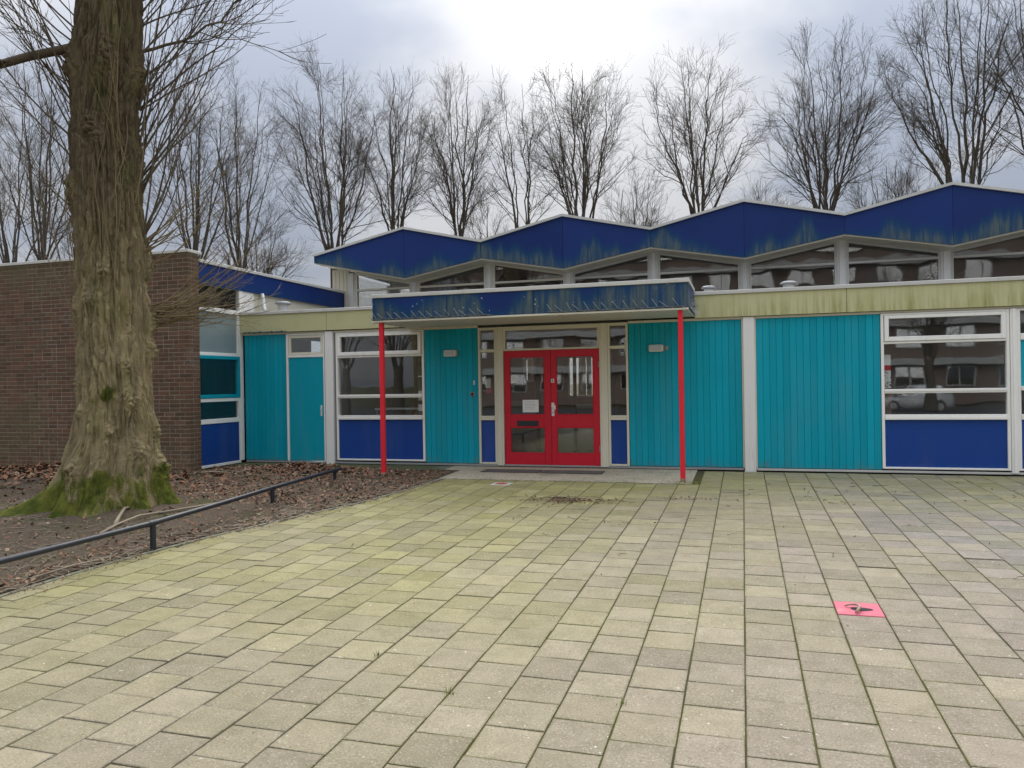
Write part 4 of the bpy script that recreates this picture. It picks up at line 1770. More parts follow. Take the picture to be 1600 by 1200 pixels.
mb.box(mx_ - 0.144, mx_ + 0.144, my_ - 0.144, my_ + 0.144, SLOPE * my_ - 0.04, SLOPE * my_ + 0.002, 0.003)
mb.build("tile", paint("worn_white_tile", (0.55, 0.53, 0.46), 0.7, 0.1, 0.4, (0.35, 0.33, 0.22), streak=False), t)
mb = MB()
ring = []
for i in range(20):
    a = 2 * math.pi * i / 20
    rr = 0.095 * (1 + 0.07 * math.sin(4 * a))
    ring.append((mx_ + rr * math.cos(a), my_ + rr * math.sin(a), SLOPE * my_ + 0.0055))
mb.add(ring, [list(range(20))])
mb.build("red_mark", paint("faded_red_mark", (0.45, 0.09, 0.07), 0.7, 0.2, 0.5, (0.45, 0.3, 0.22), streak=False), t)

# ------------------------------------------------------------------ low rail round the bed
rl = empty("low_rail", (-5.7, -5.0, -0.1), "low black tube rail on short posts along the planting bed", "rail")
RP = [(-6.20, -1.78, 0.128), (-6.165, -2.03, 0.133), (-5.98, -3.1, 0.150), (-5.81, -4.21, 0.160), (-5.66, -5.4, 0.152), (-5.565, -6.56, 0.140), (-5.55, -7.5, 0.136), (-5.545, -8.19, 0.134), (-5.56, -8.95, 0.128), (-5.60, -10.5, 0.11)]
mb = MB()
tt = np.linspace(0, len(RP) - 1, 40)
RPa = np.array(RP)
pts = [np.array([np.interp(q, range(len(RP)), RPa[:, j]) for j in range(3)]) for q in tt]
mb.tube(pts, 0.026, 14)
mb.build("rail", RAILBLK, rl, smooth=True)
for x, y, z in ((-6.165, -2.03, 0.133), (-5.81, -4.21, 0.160), (-5.565, -6.56, 0.140), (-5.56, -8.95, 0.128)):
    mb = MB()
    mb.tube([(x, y, SLOPE * y - 0.10), (x, y, z - 0.02)], 0.028, 14)
    mb.tube([(x, y - 0.055, z - 0.0), (x, y + 0.055, z - 0.0)], 0.0295, 14)
    mb.build("post", RAILBLK, rl, smooth=False)

# ------------------------------------------------------------------ branch growing
def unit(v):
    return v / (np.linalg.norm(v, axis=-1, keepdims=True) + 1e-9)


def grow(st, dr, ln, n, up, jit, g):
    P = [st]
    d = unit(dr)
    step = (ln / n)[:, None]
    for i in range(n):
        d = unit(d + np.array([0, 0, 1.0]) * up + g.normal(0, jit, d.shape))
        P.append(P[-1] + d * step)
    return np.stack(P, 1)


def sprout(P, R, cnt, t0, t1, ang, g, outw=None):
    """start points, directions and radii of children along parent polylines"""
    B, n, _ = P.shape
    pi = np.repeat(np.arange(B), cnt)
    t = g.uniform(t0, t1, len(pi)) * (n - 1)
    i = np.minimum(t.astype(int), n - 2)
    f = (t - i)[:, None]
    st = P[pi, i] * (1 - f) + P[pi, i + 1] * f
    tg = unit(P[pi, i + 1] - P[pi, i])
    rv = g.normal(0, 1, tg.shape)
    if outw is not None:
        rv = rv + outw(st)
    pr = unit(rv - (rv * tg).sum(1, keepdims=True) * tg)
    a = (ang * g.uniform(0.6, 1.3, len(pi)))[:, None]
    dr = tg * np.cos(a) + pr * np.sin(a)
    r = (R[pi, i] * (1 - f[:, 0]) + R[pi, i + 1] * f[:, 0])
    return st, dr, r, t / (n - 1)


class Tubes:
    def __init__(self):
        self.V, self.Q, self.n = [], [], 0

    def add(self, P, R, k):
        B, n, _ = P.shape
        if B == 0:
            return
        T = unit(np.gradient(P, axis=1))
        ref = np.where(np.abs(T[..., 2:3]) < 0.92, np.array([0, 0, 1.0]), np.array([1.0, 0, 0]))
        U = unit(np.cross(T, ref))
        Wv = np.cross(T, U)
        a = 2 * np.pi * np.arange(k) / k
        ring = P[:, :, None, :] + R[:, :, None, None] * (U[:, :, None, :] * np.cos(a)[None, None, :, None] + Wv[:, :, None, :] * np.sin(a)[None, None, :, None])
        idx = np.arange(B * n * k).reshape(B, n, k) + self.n
        j2 = (np.arange(k) + 1) % k
        Q = np.stack([idx[:, :-1, :], idx[:, :-1][:, :, j2], idx[:, 1:][:, :, j2], idx[:, 1:, :]], -1)
        self.V.append(ring.reshape(-1, 3))
        self.Q.append(Q.reshape(-1, 4))
        self.n += B * n * k

    def build(self, name, m, parent, **kw):
        return np_mesh(name, np.concatenate(self.V), np.concatenate(self.Q), m, parent, True, **kw)


def taper(r0, r1, n):
    f = np.linspace(0, 1, n)[None, :]
    return r0[:, None] * (1 - f) + r1[:, None] * f if not np.isscalar(r1) else r0[:, None] * (1 - f) + r1 * f


def bare_tree(x, y, zhead, ztop, half, nst, seed, label, dens=1.0, lean=0.0, group="bare trees behind the school"):
    g = np.random.default_rng(seed)
    t = empty("bare_tree", (x, y, 0), label, "tree", group)
    H = ztop - zhead
    tk = Tubes()
    zz = np.array([-0.2, 0.3, zhead * 0.5, zhead])
    tp = np.stack([x - lean * 0.3 + g.normal(0, 0.03, 4), y + g.normal(0, 0.03, 4), zz], 1)[None]
    tk.add(tp, np.array([[0.34, 0.27, 0.22, 0.20]]), 9)
    cr = Tubes()
    nst = int(nst * 1.35)
    ph = g.uniform(0, 6.28) + np.arange(nst) * 2.4 + g.normal(0, 0.25, nst)
    fr = np.sqrt((np.arange(nst) + 0.3) / nst)
    rho = 1.02 * half * fr * g.uniform(0.85, 1.0, nst)
    tip = np.stack([x + lean + rho * np.cos(ph), y + rho * np.sin(ph), ztop - 0.46 * H * fr ** 3 * g.uniform(0.6, 1.1, nst) - g.uniform(0.07, 0.15, nst) * H], 1)
    hd = np.stack([x + 0.12 * np.cos(ph), y + 0.12 * np.sin(ph), zhead - 0.25 + g.uniform(0, 0.7, nst)], 1)
    ctl = np.stack([x + lean * 0.4 + rho * 0.66 * np.cos(ph), y + rho * 0.66 * np.sin(ph), zhead + (0.50 - 0.12 * fr) * H], 1)
    s = np.linspace(0, 1, 14)[None, :, None]
    P = (1 - s) ** 2 * hd[:, None] + 2 * s * (1 - s) * ctl[:, None] + s ** 2 * tip[:, None]
    wob = np.cumsum(g.normal(0, 0.05, P.shape), 1)
    P[:, 1:] += (wob - np.linspace(0, 1, 14)[None, :, None] * wob[:, -1:])[:, 1:]
    r0 = g.uniform(0.028, 0.062, nst)
    R = taper(r0, 0.007, 14)
    tk.add(P, R, 6)
    ow = lambda st: 0.7 * unit((st - np.array([x, y, 0])) * np.array([1, 1, 0]))
    st, dr, r, tt_ = sprout(P, R, int(9 * dens), 0.10, 0.95, 0.62, g, ow)
    ln = 0.33 * H * (1.15 - tt_) * g.uniform(0.55, 1.15, len(tt_)) + 0.40
    P2 = grow(st, dr, ln, 8, 0.045, 0.10, g)
    R2 = taper(np.minimum(r * 0.5, 0.018), 0.0042, 9)
    cr.add(P2, R2, 4)
    st, dr, r, tt_ = sprout(P2, R2, int(9 * dens), 0.12, 0.98, 0.55, g)
    ln = g.uniform(0.35, 1.15, len(r)) * (1.2 - 0.6 * tt_)
    P3 = grow(st, dr, ln, 4, 0.035, 0.13, g)
    R3 = taper(np.minimum(r * 0.65, 0.0068), 0.0031, 5)
    cr.add(P3, R3, 3)
    st, dr, r, tt_ = sprout(P3, R3, 4, 0.2, 1.0, 0.6, g)
    ln = g.uniform(0.15, 0.50, len(r))
    P4 = grow(st, dr, ln, 2, 0.03, 0.15, g)
    cr.add(P4, taper(np.minimum(r * 0.8, 0.0040), 0.0027, 3), 3)
    tk.build("trunk", TWIGF, t, at=(x, y, 0))
    cr.build("crown", TWIGF, t, at=(x, y, 0))
    return t


FAR = [
    # x, y, head, top, half width, stems, label, density, lean
    (-33.0, 15, 4.8, 17.0, 3.2, 9, "bare tree at the far left edge behind the brick wing", 1.0, -0.5),
    (-27.8, 12, 4.6, 15.2, 2.6, 8, "bare tree behind the brick wing, just left of the big trunk", 1.0, 0.4),
    (-22.6, 15, 4.6, 14.6, 2.4, 9, "bare tree just right of the big trunk, behind the wing's blue roof edge", 1.0, 0.0),
    (-19.6, 14, 4.2, 13.6, 2.0, 7, "thin bare tree in the gap between the wing and the big dense tree", 0.9, 0.3),
    (-15.3, 14, 4.2, 14.2, 2.3, 10, "dense bare tree behind the left tip of the zigzag roof", 1.15, -0.2),
    (-12.9, 14.5, 4.6, 13.6, 1.6, 7, "bare tree behind the leftmost peak of the zigzag roof", 1.0, 0.2),
    (-10.4, 15, 4.8, 13.1, 1.55, 7, "slim bare tree behind the first dip of the zigzag roof", 1.0, 0.0),
    (-7.9, 15.5, 4.8, 13.0, 1.0, 4, "narrow leaning bare tree left of the round crown under the sun", 0.9, -0.25),
    (-5.6, 15, 4.9, 12.9, 1.85, 9, "round crowned bare tree right below the sun glow", 1.05, 0.0),
    (-1.45, 15, 4.8, 12.4, 2.0, 8, "bare tree behind the third roof peak, alone in grey sky", 0.95, 0.0),
    (2.75, 15, 4.6, 12.75, 1.9, 9, "upright bare tree between the third and fourth roof peak", 1.0, 0.1),
    (6.6, 14, 4.4, 13.2, 2.3, 9, "large bare tree behind the rightmost roof peak", 1.0, -0.1),
    (8.9, 13.5, 4.4, 14.6, 2.5, 9, "tallest bare tree at the right edge of the sky", 0.95, 0.1),
    (11.5, 13, 4.4, 13.5, 2.3, 9, "bare tree beyond the right end of the school", 1.0, 0.0),
]
for i, (x, y, zh, zt, hf, ns, lab, de, le) in enumerate(FAR):
    bare_tree(x, y, zh + 1.9, zt + (1.0 if x < 5 else 1.35), hf, ns, 100 + i, lab, de, le)
SHR = [(-24.5, 11, 9.4, 2.0, "low bare shrub behind the blue roof edge of the wing"), (-17.6, 12, 8.6, 1.8, "low bare shrub at the foot of the dense tree"),
       (-9.0, 14, 8.6, 1.1, "low bare shrub behind the first dip of the zigzag roof"), (-3.6, 14.5, 9.3, 1.2, "low bare shrub right of the round crowned tree"),
       (0.7, 14.5, 8.2, 1.0, "low twiggy shrub behind the third roof peak"), (4.6, 14, 9.2, 1.4, "low twiggy shrub left of the large right tree")]
for i, (x, y, zt, hf, lab) in enumerate(SHR):
    bare_tree(x, y, 3.2, zt, hf, 7, 300 + i, lab, 0.9, 0.0, "bare shrubs behind the school")

# ------------------------------------------------------------------ the big poplar in the bed
bt = empty("poplar_tree", (TREE_C[0], TREE_C[1], -0.1), "huge furrowed tree trunk with mossy roots and long thin shoots in the bed", "tree")
NT_, NZ_ = 600, 700
th = np.linspace(0, 2 * np.pi, NT_, endpoint=False)
zt_ = np.concatenate([np.linspace(-0.35, 6.9, NZ_ - 40), np.linspace(7.05, 13.5, 40)])
TH, ZZ = np.meshgrid(th, zt_)
r0 = np.interp(ZZ, [-.35, 0, .2, .4, .6, .9, 1.5, 2.4, 3.2, 4.2, 4.8, 5.5, 5.7, 6.4, 8, 13.5], [.68, .62, .575, .54, .51, .460, .430, .420, .420, .412, .392, .400, .410, .375, .345, .18])
cxz = np.interp(ZZ, [-.4, .4, .9, 1.5, 3.2, 4.6, 5.6, 6.4, 13.5], [-7.58, -7.58, -7.53, -7.50, -7.55, -7.62, -7.55, -7.48, -7.2])
cyz = np.interp(ZZ, [-.4, 6.4, 13.5], [-5.0, -5.0, -5.1])


def wrap(a):
    return (a + np.pi) % (2 * np.pi) - np.pi


rr = r0.copy()
for ang, A, wd, h in ((-2.52, 1.05, 0.20, 0.15), (-2.45, 0.18, 0.40, 0.45), (-1.75, 0.30, 0.24, 0.28), (-1.10, 0.24, 0.26, 0.22), (-0.35, 0.20, 0.28, 0.30), (0.55, 0.34, 0.28, 0.30), (1.5, 0.35, 0.3, 0.3), (2.6, 0.3, 0.3, 0.3)):
    rr += A * np.exp(-(wrap(TH - ang) / wd) ** 2) * np.exp(-np.maximum(ZZ + 0.1, 0) / h)
# flutes between the roots run up the stem
rr += 0.028 * np.cos(5 * TH + 0.6) * np.exp(-np.maximum(ZZ, 0) / 2.5)
CX, CYn = np.cos(TH) * 0.45, np.sin(TH) * 0.45
rr += 0.075 * (fbm(CX * 1.6 + 9, CYn * 1.6, ZZ * 0.9, 5, 3) - 0.44)
# burls with rough tops
burls = [(0.62, 2.35, 0.16, 0.17), (0.55, 1.95, 0.11, 0.16), (0.70, 3.05, 0.09, 0.2), (-0.45, 1.35, 0.07, 0.14), (0.62, 0.95, 0.13, 0.16), (-0.55, 1.75, 0.06, 0.10),
         (-1.45, 2.6, 0.05, 0.11), (-1.0, 2.9, 0.05, 0.09), (0.68, 0.45, 0.15, 0.20), (-0.25, 0.72, 0.10, 0.14), (-1.75, 0.55, 0.08, 0.12), (-0.9, 0.95, 0.06, 0.10), (-1.9, 1.2, 0.06, 0.09),
         (-2.2, 5.45, 0.12, 0.20), (-2.35, 3.9, 0.07, 0.22), (0.35, 5.35, 0.11, 0.22), (0.5, 4.4, 0.07, 0.2), (-0.8, 5.5, 0.05, 0.2), (-2.2, 2.45, 0.06, 0.15), (-1.2, 4.6, 0.05, 0.2), (-2.3, 1.55, 0.06, 0.12)]
rough = np.zeros_like(rr)
for ang, z, A, s in burls:
    q = np.exp(-(wrap(TH - ang) * 0.6 / s) ** 2 - ((ZZ - z) / (s * 1.15)) ** 2)
    rr += 0.55 * A * q
    rough += q
rough = np.clip(rough, 0, 1)
# furrowed bark: interlacing fissures stretched along the stem
warp = 0.55 * (fbm(CX * 3, CYn * 3, ZZ * 1.1, 21, 3) - 0.45)
w2 = vnoise(CX * 7, CYn * 7, ZZ * 3.2, 23) - 0.5
w3 = vnoise(CX * 22, CYn * 22, ZZ * 12, 29) - 0.5
qx, qy = CX + warp * 0.16 + w2 * 0.05 + w3 * 0.010, CYn + warp * 0.16 - w2 * 0.05 - w3 * 0.010


def worley(x, y, z, seed):
    """distance to the crack between the two nearest cells, and the cell's own random number"""
    fx, fy, fz = np.floor(x), np.floor(y), np.floor(z)
    d1 = np.full(x.shape, 9.0)
    d2 = np.full(x.shape, 9.0)
    idn = np.zeros(x.shape)
    for a in (-1, 0, 1):
        for b in (-1, 0, 1):
            for c in (-1, 0, 1):
                ix, iy, iz = fx + a, fy + b, fz + c
                d = (ix + _hash(ix, iy, iz, seed) - x) ** 2 + (iy + _hash(ix, iy, iz, seed + 1) - y) ** 2 + (iz + _hash(ix, iy, iz, seed + 2) - z) ** 2
                nr = d < d1
                d2 = np.where(nr, d1, np.minimum(d2, d))
                idn = np.where(nr, _hash(ix, iy, iz, seed + 3), idn)
                d1 = np.where(nr, d, d1)
    return np.sqrt(d2) - np.sqrt(d1), idn


e1, id1 = worley(qx * 13 + 50, qy * 13 + 50, ZZ * 1.5 + 9, 31)
e2, id2 = worley((CX + w3 * 0.02 + w2 * 0.04) * 27 + 50, (CYn - w2 * 0.04) * 27 + 50, ZZ * 3.4 + 9, 47)
f1 = 1 - ss(0.02, 0.34, e1)
f2 = 1 - ss(0.02, 0.36, e2)
brk = ss(0.30, 0.62, vnoise(CX * 9, CYn * 9, ZZ * 5.5, 59))
rg = np.maximum(f1 * (0.60 + 0.40 * brk), 0.42 * f2)
plate = 0.6 * id1 + 0.4 * id2
rr += 0.014 * (id1 - 0.5) + 0.006 * (id2 - 0.5)
amp = 0.75 + 0.5 * fbm(CX * 2, CYn * 2, ZZ * 1.2, 25, 2)
rr -= 0.058 * (1 - 0.8 * rough) * rg * amp
rr += 0.022 * (fbm(CX * 34, CYn * 34, ZZ * 9, 61, 2) - 0.4)
rr += rough * 0.12 * (np.abs(fbm(CX * 15, CYn * 15, ZZ * 15, 71, 3) - 0.45) * 2 - 0.15)
TX, TY = cxz + rr * np.cos(TH), cyz + rr * np.sin(TH)
# moss: on the feet and in a few patches higher up
mo = ss(0.95, 0.10, ZZ) * 0.95 + 1.6 * (fbm(CX * 4.5, CYn * 4.5, ZZ * 2.6, 81, 3) - 0.47)* ss(1.3, 0.4, ZZ)
for ang, z, sa, sz_, A in ((-0.95, 1.42, 0.28, 0.16, 0.75), (-1.25, 1.30, 0.25, 0.13, 0.6), (-1.05, 2.65, 0.32, 0.32, 0.28), (-0.9, 3.6, 0.25, 0.5, 0.2), (-2.3, 4.8, 0.4, 0.4, 0.2)):
    mo = mo + A * np.exp(-(wrap(TH - ang) / sa) ** 2 - ((ZZ - z) / sz_) ** 2)
mo -= 0.35 * rg
idx = np.arange(NZ_ * NT_).reshape(NZ_, NT_)
nx_ = np.roll(idx, -1, 1)
Q = np.stack([idx[:-1], nx_[:-1], nx_[1:], idx[1:]], -1).reshape(-1, 4)
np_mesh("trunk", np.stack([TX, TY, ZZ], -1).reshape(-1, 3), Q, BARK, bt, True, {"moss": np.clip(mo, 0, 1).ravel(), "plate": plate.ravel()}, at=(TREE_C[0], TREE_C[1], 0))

g = np.random.default_rng(55)
LFT = np.array([-0.71, -0.70, 0.0])
RGT = np.array([0.71, 0.70, 0.0])
FRT = np.array([0.70, -0.71, 0.0])


def on_trunk(ang, z):
    r = np.interp(z, [0, .9, 1.5, 2.4, 4.2, 5.6, 6.4, 8, 13.5], [.6, .48, .45, .44, .43, .42, .375, .345, .18]) - 0.03
    x = np.interp(z, [0, 1.5, 3.2, 4.6, 5.6, 6.4, 13.5], [-7.58, -7.5, -7.55, -7.62, -7.55, -7.48, -7.2])
    return np.stack([x + r * np.cos(ang), -5.0 + r * np.sin(ang), z], -1)


# a few stout limbs
limbs = Tubes()
fine = Tubes()


def limb(start, pts, r0_, r1_, kids, klen, seed):
    gg = np.random.default_rng(seed)
    P = np.array([start] + pts, float)
    tq = np.linspace(0, len(P) - 1, 10)
    P = np.stack([np.interp(tq, np.arange(len(P)), P[:, j]) for j in range(3)], 1)[None]
    P[:, 1:-1] += gg.normal(0, 0.025, P[:, 1:-1].shape)
    R = taper(np.array([r0_]), r1_, 10)
    limbs.add(P, R, 8)
    st, dr, r, t_ = sprout(P, R, kids, 0.25, 1.0, 0.8, gg)
    P2 = grow(st, dr, gg.uniform(0.5, 1.0, len(r)) * klen, 7, 0.10, 0.08, gg)
    R2 = taper(np.minimum(r * 0.5, 0.02), 0.004, 8)
    fine.add(P2, R2, 4)
    st, dr, r, t_ = sprout(P2, R2, 7, 0.2, 1.0, 0.6, gg)
    P3 = grow(st, dr, gg.uniform(0.2, 0.8, len(r)), 4, 0.08, 0.1, gg)
    fine.add(P3, taper(np.minimum(r * 0.7, 0.008), 0.0035, 5), 3)


s0 = on_trunk(np.array([-2.36]), np.array([5.66]))[0]
limb(s0, [s0 + LFT * 0.4 + [0, 0, -0.16], s0 + LFT * 0.9 + [0, 0, -0.42], s0 + LFT * 1.5 + [0, 0, -0.62], s0 + LFT * 2.6 + [0, 0, -0.70], s0 + LFT * 4.0 + [0, 0, 0.2]], 0.060, 0.030, 26, 2.2, 1)
s0 = on_trunk(np.array([0.75]), np.array([5.75]))[0]
limb(s0, [s0 + RGT * 0.45 + [0, 0, 0.22], s0 + RGT * 0.95 + [0, 0, 0.60], s0 + RGT * 1.5 + [0, 0, 1.3]], 0.022, 0.010, 16, 1.8, 2)
for k, (a, z) in enumerate(((0.2, 8.2), (2.2, 8.8), (-1.9, 9.4), (-0.6, 10.2), (1.3, 10.8), (-2.8, 11.5))):
    s0 = on_trunk(np.array([a]), np.array([z]))[0]
    o_ = np.array([math.cos(a), math.sin(a), 0])
    limb(s0, [s0 + o_ * 0.8 + [0, 0, 0.7], s0 + o_ * 1.8 + [0, 0, 2.0], s0 + o_ * 2.6 + [0, 0, 3.8]], 0.12, 0.03, 22, 2.0, 10 + k)
limbs.build("branch", LIMB, bt, at=(TREE_C[0], TREE_C[1], 0))


def shoots(n, a0, a1, z0, z1, out, upw, l0, l1, up, r_, kids=5, side=None):
    ang = g.uniform(a0, a1, n)
    z = g.uniform(z0, z1, n)
    st = on_trunk(ang, z)
    rad_ = np.stack([np.cos(ang), np.sin(ang), 0 * ang], -1)
    dr = rad_ * out + np.array([0, 0, 1.0]) * upw + g.normal(0, 0.20, (n, 3))
    if side is not None:
        dr = dr + np.array(side)
    ln = g.uniform(l0, l1, n)
    P = grow(st, dr, ln, 10, up, 0.055, g)
    R = taper(r_ * g.uniform(0.6, 1.25, n), 0.003, 11)
    SH.add(P, R, 5)
    if kids:
        s2, d2, r2, t2 = sprout(P, R, kids, 0.25, 1.0, 0.55, g)
        P2 = grow(s2, d2, g.uniform(0.15, 0.40, len(r2)) * np.repeat(ln, kids) * 0.8, 5, up * 0.6, 0.08, g)
        R2 = taper(np.minimum(r2 * 0.6, 0.006), 0.0028, 6)
        SH.add(P2, R2, 3)
        s3, d3, r3, t3 = sprout(P2, R2, 2, 0.3, 1.0, 0.55, g)
        P3 = grow(s3, d3, g.uniform(0.1, 0.35, len(r3)), 3, 0.05, 0.1, g)
        SH.add(P3, taper(np.minimum(r3 * 0.7, 0.004), 0.0024, 4), 3)


SH = Tubes()
# fan of pale shoots from the burl on the right
shoots(34, 0.50, 0.78, 2.20, 2.50, 1.0, 0.15, 0.7, 1.75, 0.055, 0.010, 2)
shoots(12, 0.35, 0.8, 2.9, 3.4, 0.8, 0.55, 0.8, 1.9, 0.06, 0.009, 2)
# along the front, hugging the bark
shoots(12, -1.5, -0.1, 2.6, 4.4, 0.20, 1.0, 1.0, 2.6, 0.05, 0.008, 1)
shoots(6, -2.5, -2.1, 2.3, 4.0, 0.35, 1.0, 0.8, 2.0, 0.06, 0.007, 1)
SH.build("shoots", SHOOT, bt, at=(TREE_C[0], TREE_C[1], 0))
SH = fine
shoots(26, 0.25, 1.15, 3.2, 5.2, 0.55, 1.05, 1.3, 3.4, 0.055, 0.014, 6)
shoots(20, 0.25, 1.3, 5.0, 6.9, 0.7, 0.8, 1.2, 2.6, 0.05, 0.011, 7)
shoots(18, -2.9, -2.0, 3.4, 5.4, 0.6, 0.9, 1.2, 2.8, 0.05, 0.010, 6)
shoots(16, -2.9, -2.0, 5.2, 6.9, 0.8, 0.6, 1.2, 2.6, 0.04, 0.010, 7)
fine.build("twigs", LIMB, bt, at=(TREE_C[0], TREE_C[1], 0))

# ------------------------------------------------------------------ litter on the bed and the paving
def flakes(n, xyfun, size0, size1, zfun, g, curl=0.4):
    x, y = xyfun(n)
    z = zfun(x, y) + g.uniform(0.002, 0.022, n)
    s = g.uniform(size0, size1, n)
    a = g.uniform(0, 6.28, n)
    tx, ty = g.normal(0, 0.45, n), g.normal(0, 0.45, n)
    loc = np.array([[-1, -0.1], [-0.2, -0.62], [0.75, -0.35], [1.15, 0.05], [0.6, 0.45], [-0.3, 0.6]])
    zc_ = np.array([0.0, 0.35, 0.3, 0.1, 0.35, 0.3])
    V = np.zeros((n, 6, 3))
    ca, sa = np.cos(a)[:, None], np.sin(a)[:, None]
    lx = loc[None, :, 0] * s[:, None] * g.uniform(0.8, 1.2, (n, 6))
    ly = loc[None, :, 1] * s[:, None] * g.uniform(0.7, 1.2, (n, 6))
    V[..., 0] = x[:, None] + lx * ca - ly * sa
    V[..., 1] = y[:, None] + lx * sa + ly * ca
    V[..., 2] = z[:, None] + lx * tx[:, None] + ly * ty[:, None] + zc_[None] * s[:, None] * g.uniform(-0.3, 1, (n, 1)) * curl
    zmin = zfun(V[..., 0].ravel(), V[..., 1].ravel()).reshape(n, 6) + 0.002
    V[..., 2] = np.maximum(V[..., 2], zmin)
    b = (np.arange(n) * 6)[:, None]
    Q = np.concatenate([b + np.array([[0, 1, 2, 3]]), b + np.array([[0, 3, 4, 5]])], 0)
    return V.reshape(-1, 3), Q, np.repeat(g.uniform(0, 1, n), 6)


g = np.random.default_rng(77)


def inbed(x, y):
    ok = (x < edge_x(y) - 0.07) & (y < -0.66) & (np.hypot(x - TREE_C[0], y - TREE_C[1]) > 0.85)
    return ok & ~((y > -1.6) & (x < -9.25))


def pick(n, fn):
    X_, Y_ = np.zeros(0), np.zeros(0)
    while len(X_) < n:
        x, y = fn(n)
        k = inbed(x, y)
        X_, Y_ = np.concatenate([X_, x[k]]), np.concatenate([Y_, y[k]])
    return X_[:n], Y_[:n]


parts_ = [
    flakes(5600, lambda n: pick(n, lambda m: (g.uniform(-9.2, -4.6, m), g.uniform(-4.4, -0.7, m))), 0.010, 0.027, bed_z, g),
    flakes(1300, lambda n: pick(n, lambda m: (g.normal(-7.3, 0.75, m), g.normal(-1.2, 0.28, m))), 0.020, 0.046, bed_z, g, 0.8),
    flakes(1500, lambda n: pick(n, lambda m: (g.normal(-11.2, 1.3, m), g.normal(-2.3, 0.5, m))), 0.030, 0.064, bed_z, g, 0.9),
    flakes(1700, lambda n: pick(n, lambda m: (g.uniform(-11, -5.3, m), g.uniform(-9.0, -3.5, m))), 0.008, 0.028, bed_z, g),
    flakes(900, lambda n: pick(n, lambda m: (lambda yy: (edge_x(yy) - 0.09 - np.abs(g.normal(0, 0.25, m)), yy))(g.uniform(-8.6, -1.7, m))), 0.008, 0.026, bed_z, g),
]
nV = 0
VV, QQ, AA = [], [], []
for v, q, a in parts_:
    VV.append(v)
    QQ.append(q + nV)
    AA.append(a)
    nV += len(v)
np_mesh("leaf_litter", np.concatenate(VV), np.concatenate(QQ), LEAFM, None, False, {"rnd": np.concatenate(AA)}, kind="stuff", label="brown dead leaves lying over the planting bed", cat="leaf litter")

# thin dry twigs lying about
tb = Tubes()


def lay_twigs(n, x, y, zf, l0, l1, r_):
    a = g.uniform(0, 6.28, n)
    ln = g.uniform(l0, l1, n)
    pts_ = []
    da = g.normal(0, 0.35, (n, 4))
    cx_, cy_ = x.copy(), y.copy()
    for i in range(5):
        pts_.append(np.stack([cx_, cy_, zf(cx_, cy_) + 0.006 + g.uniform(0, 0.012, n)], -1))
        if i < 4:
            a = a + da[:, i]
            cx_ = cx_ + np.cos(a) * ln / 4
            cy_ = cy_ + np.sin(a) * ln / 4
    tb.add(np.stack(pts_, 1), taper(r_ * g.uniform(0.6, 1.3, n), r_ * 0.5 * np.ones(n), 5), 4)


x, y = pick(900, lambda m: (g.uniform(-9.5, -4.7, m), g.uniform(-8.8, -0.8, m)))
lay_twigs(900, x, y, bed_z, 0.08, 0.35, 0.003)
yy_ = g.uniform(-8.3, -2.0, 260)
lay_twigs(260, edge_x(yy_) - 0.06 - np.abs(g.normal(0, 0.14, 260)), yy_, bed_z, 0.10, 0.45, 0.0038)
x, y = pick(60, lambda m: (g.normal(-7.3, 0.8, m), g.normal(-1.2, 0.25, m)))
lay_twigs(60, x, y, bed_z, 0.2, 0.8, 0.005)
tb.build("twig_litter", DRYT, None, kind="stuff", label="thin dry twigs scattered over the planting bed", cat="twigs")

# branches one can pick out
def fallen(pts_, r, label):
    mb = MB()
    P = np.array(pts_, float)
    z = bed_z(P[:, 0], P[:, 1]) + np.array([0.012 + r * 0.6] * len(P))
    P = np.column_stack([P, z])
    P[len(P) // 2, 2] += 0.02
    mb.tube(P, np.linspace(r, r * 0.45, len(P)), 7)
    return mb.build("fallen_branch", DRYT, None, True, label, "branch", "fallen branches in the bed")


fallen([(-6.62, -5.95), (-6.80, -5.72), (-7.0, -5.42), (-7.05, -5.25)], 0.024, "thick pale broken branch leaning from the front mossy root")
fallen([(-6.50, -6.28), (-6.60, -5.95), (-6.62, -5.60), (-6.55, -5.2), (-6.40, -4.92)], 0.016, "long pale branch on bare soil between trunk and rail")
fallen([(-6.55, -5.35), (-6.40, -4.9), (-6.30, -4.55), (-6.25, -4.2)], 0.014, "pale stick right of the trunk just behind the rail")
fallen([(-8.35, -1.55), (-8.15, -1.15), (-7.9, -0.9), (-7.4, -0.78), (-6.9, -0.85)], 0.012, "long curved stalk arching over the leaf heap by the side door")
fallen([(-5.75, -7.75), (-5.70, -7.35), (-5.68, -7.05)], 0.010, "forked pale stick at the bed edge below the rail")
fallen([(-8.9, -1.9), (-8.62, -1.75), (-8.35, -1.62)], 0.016, "short pale stick by the brick corner")

# sweepings on the paving
def pave_z(x, y):
    return SLOPE * y


fx = []


def heap(n, cx_, cy_, sx_, sy_, s0_, s1_):
    fx.append(flakes(n, lambda k: (g.normal(cx_, sx_, k), g.normal(cy_, sy_, k)), s0_, s1_, pave_z, g, 0.5))


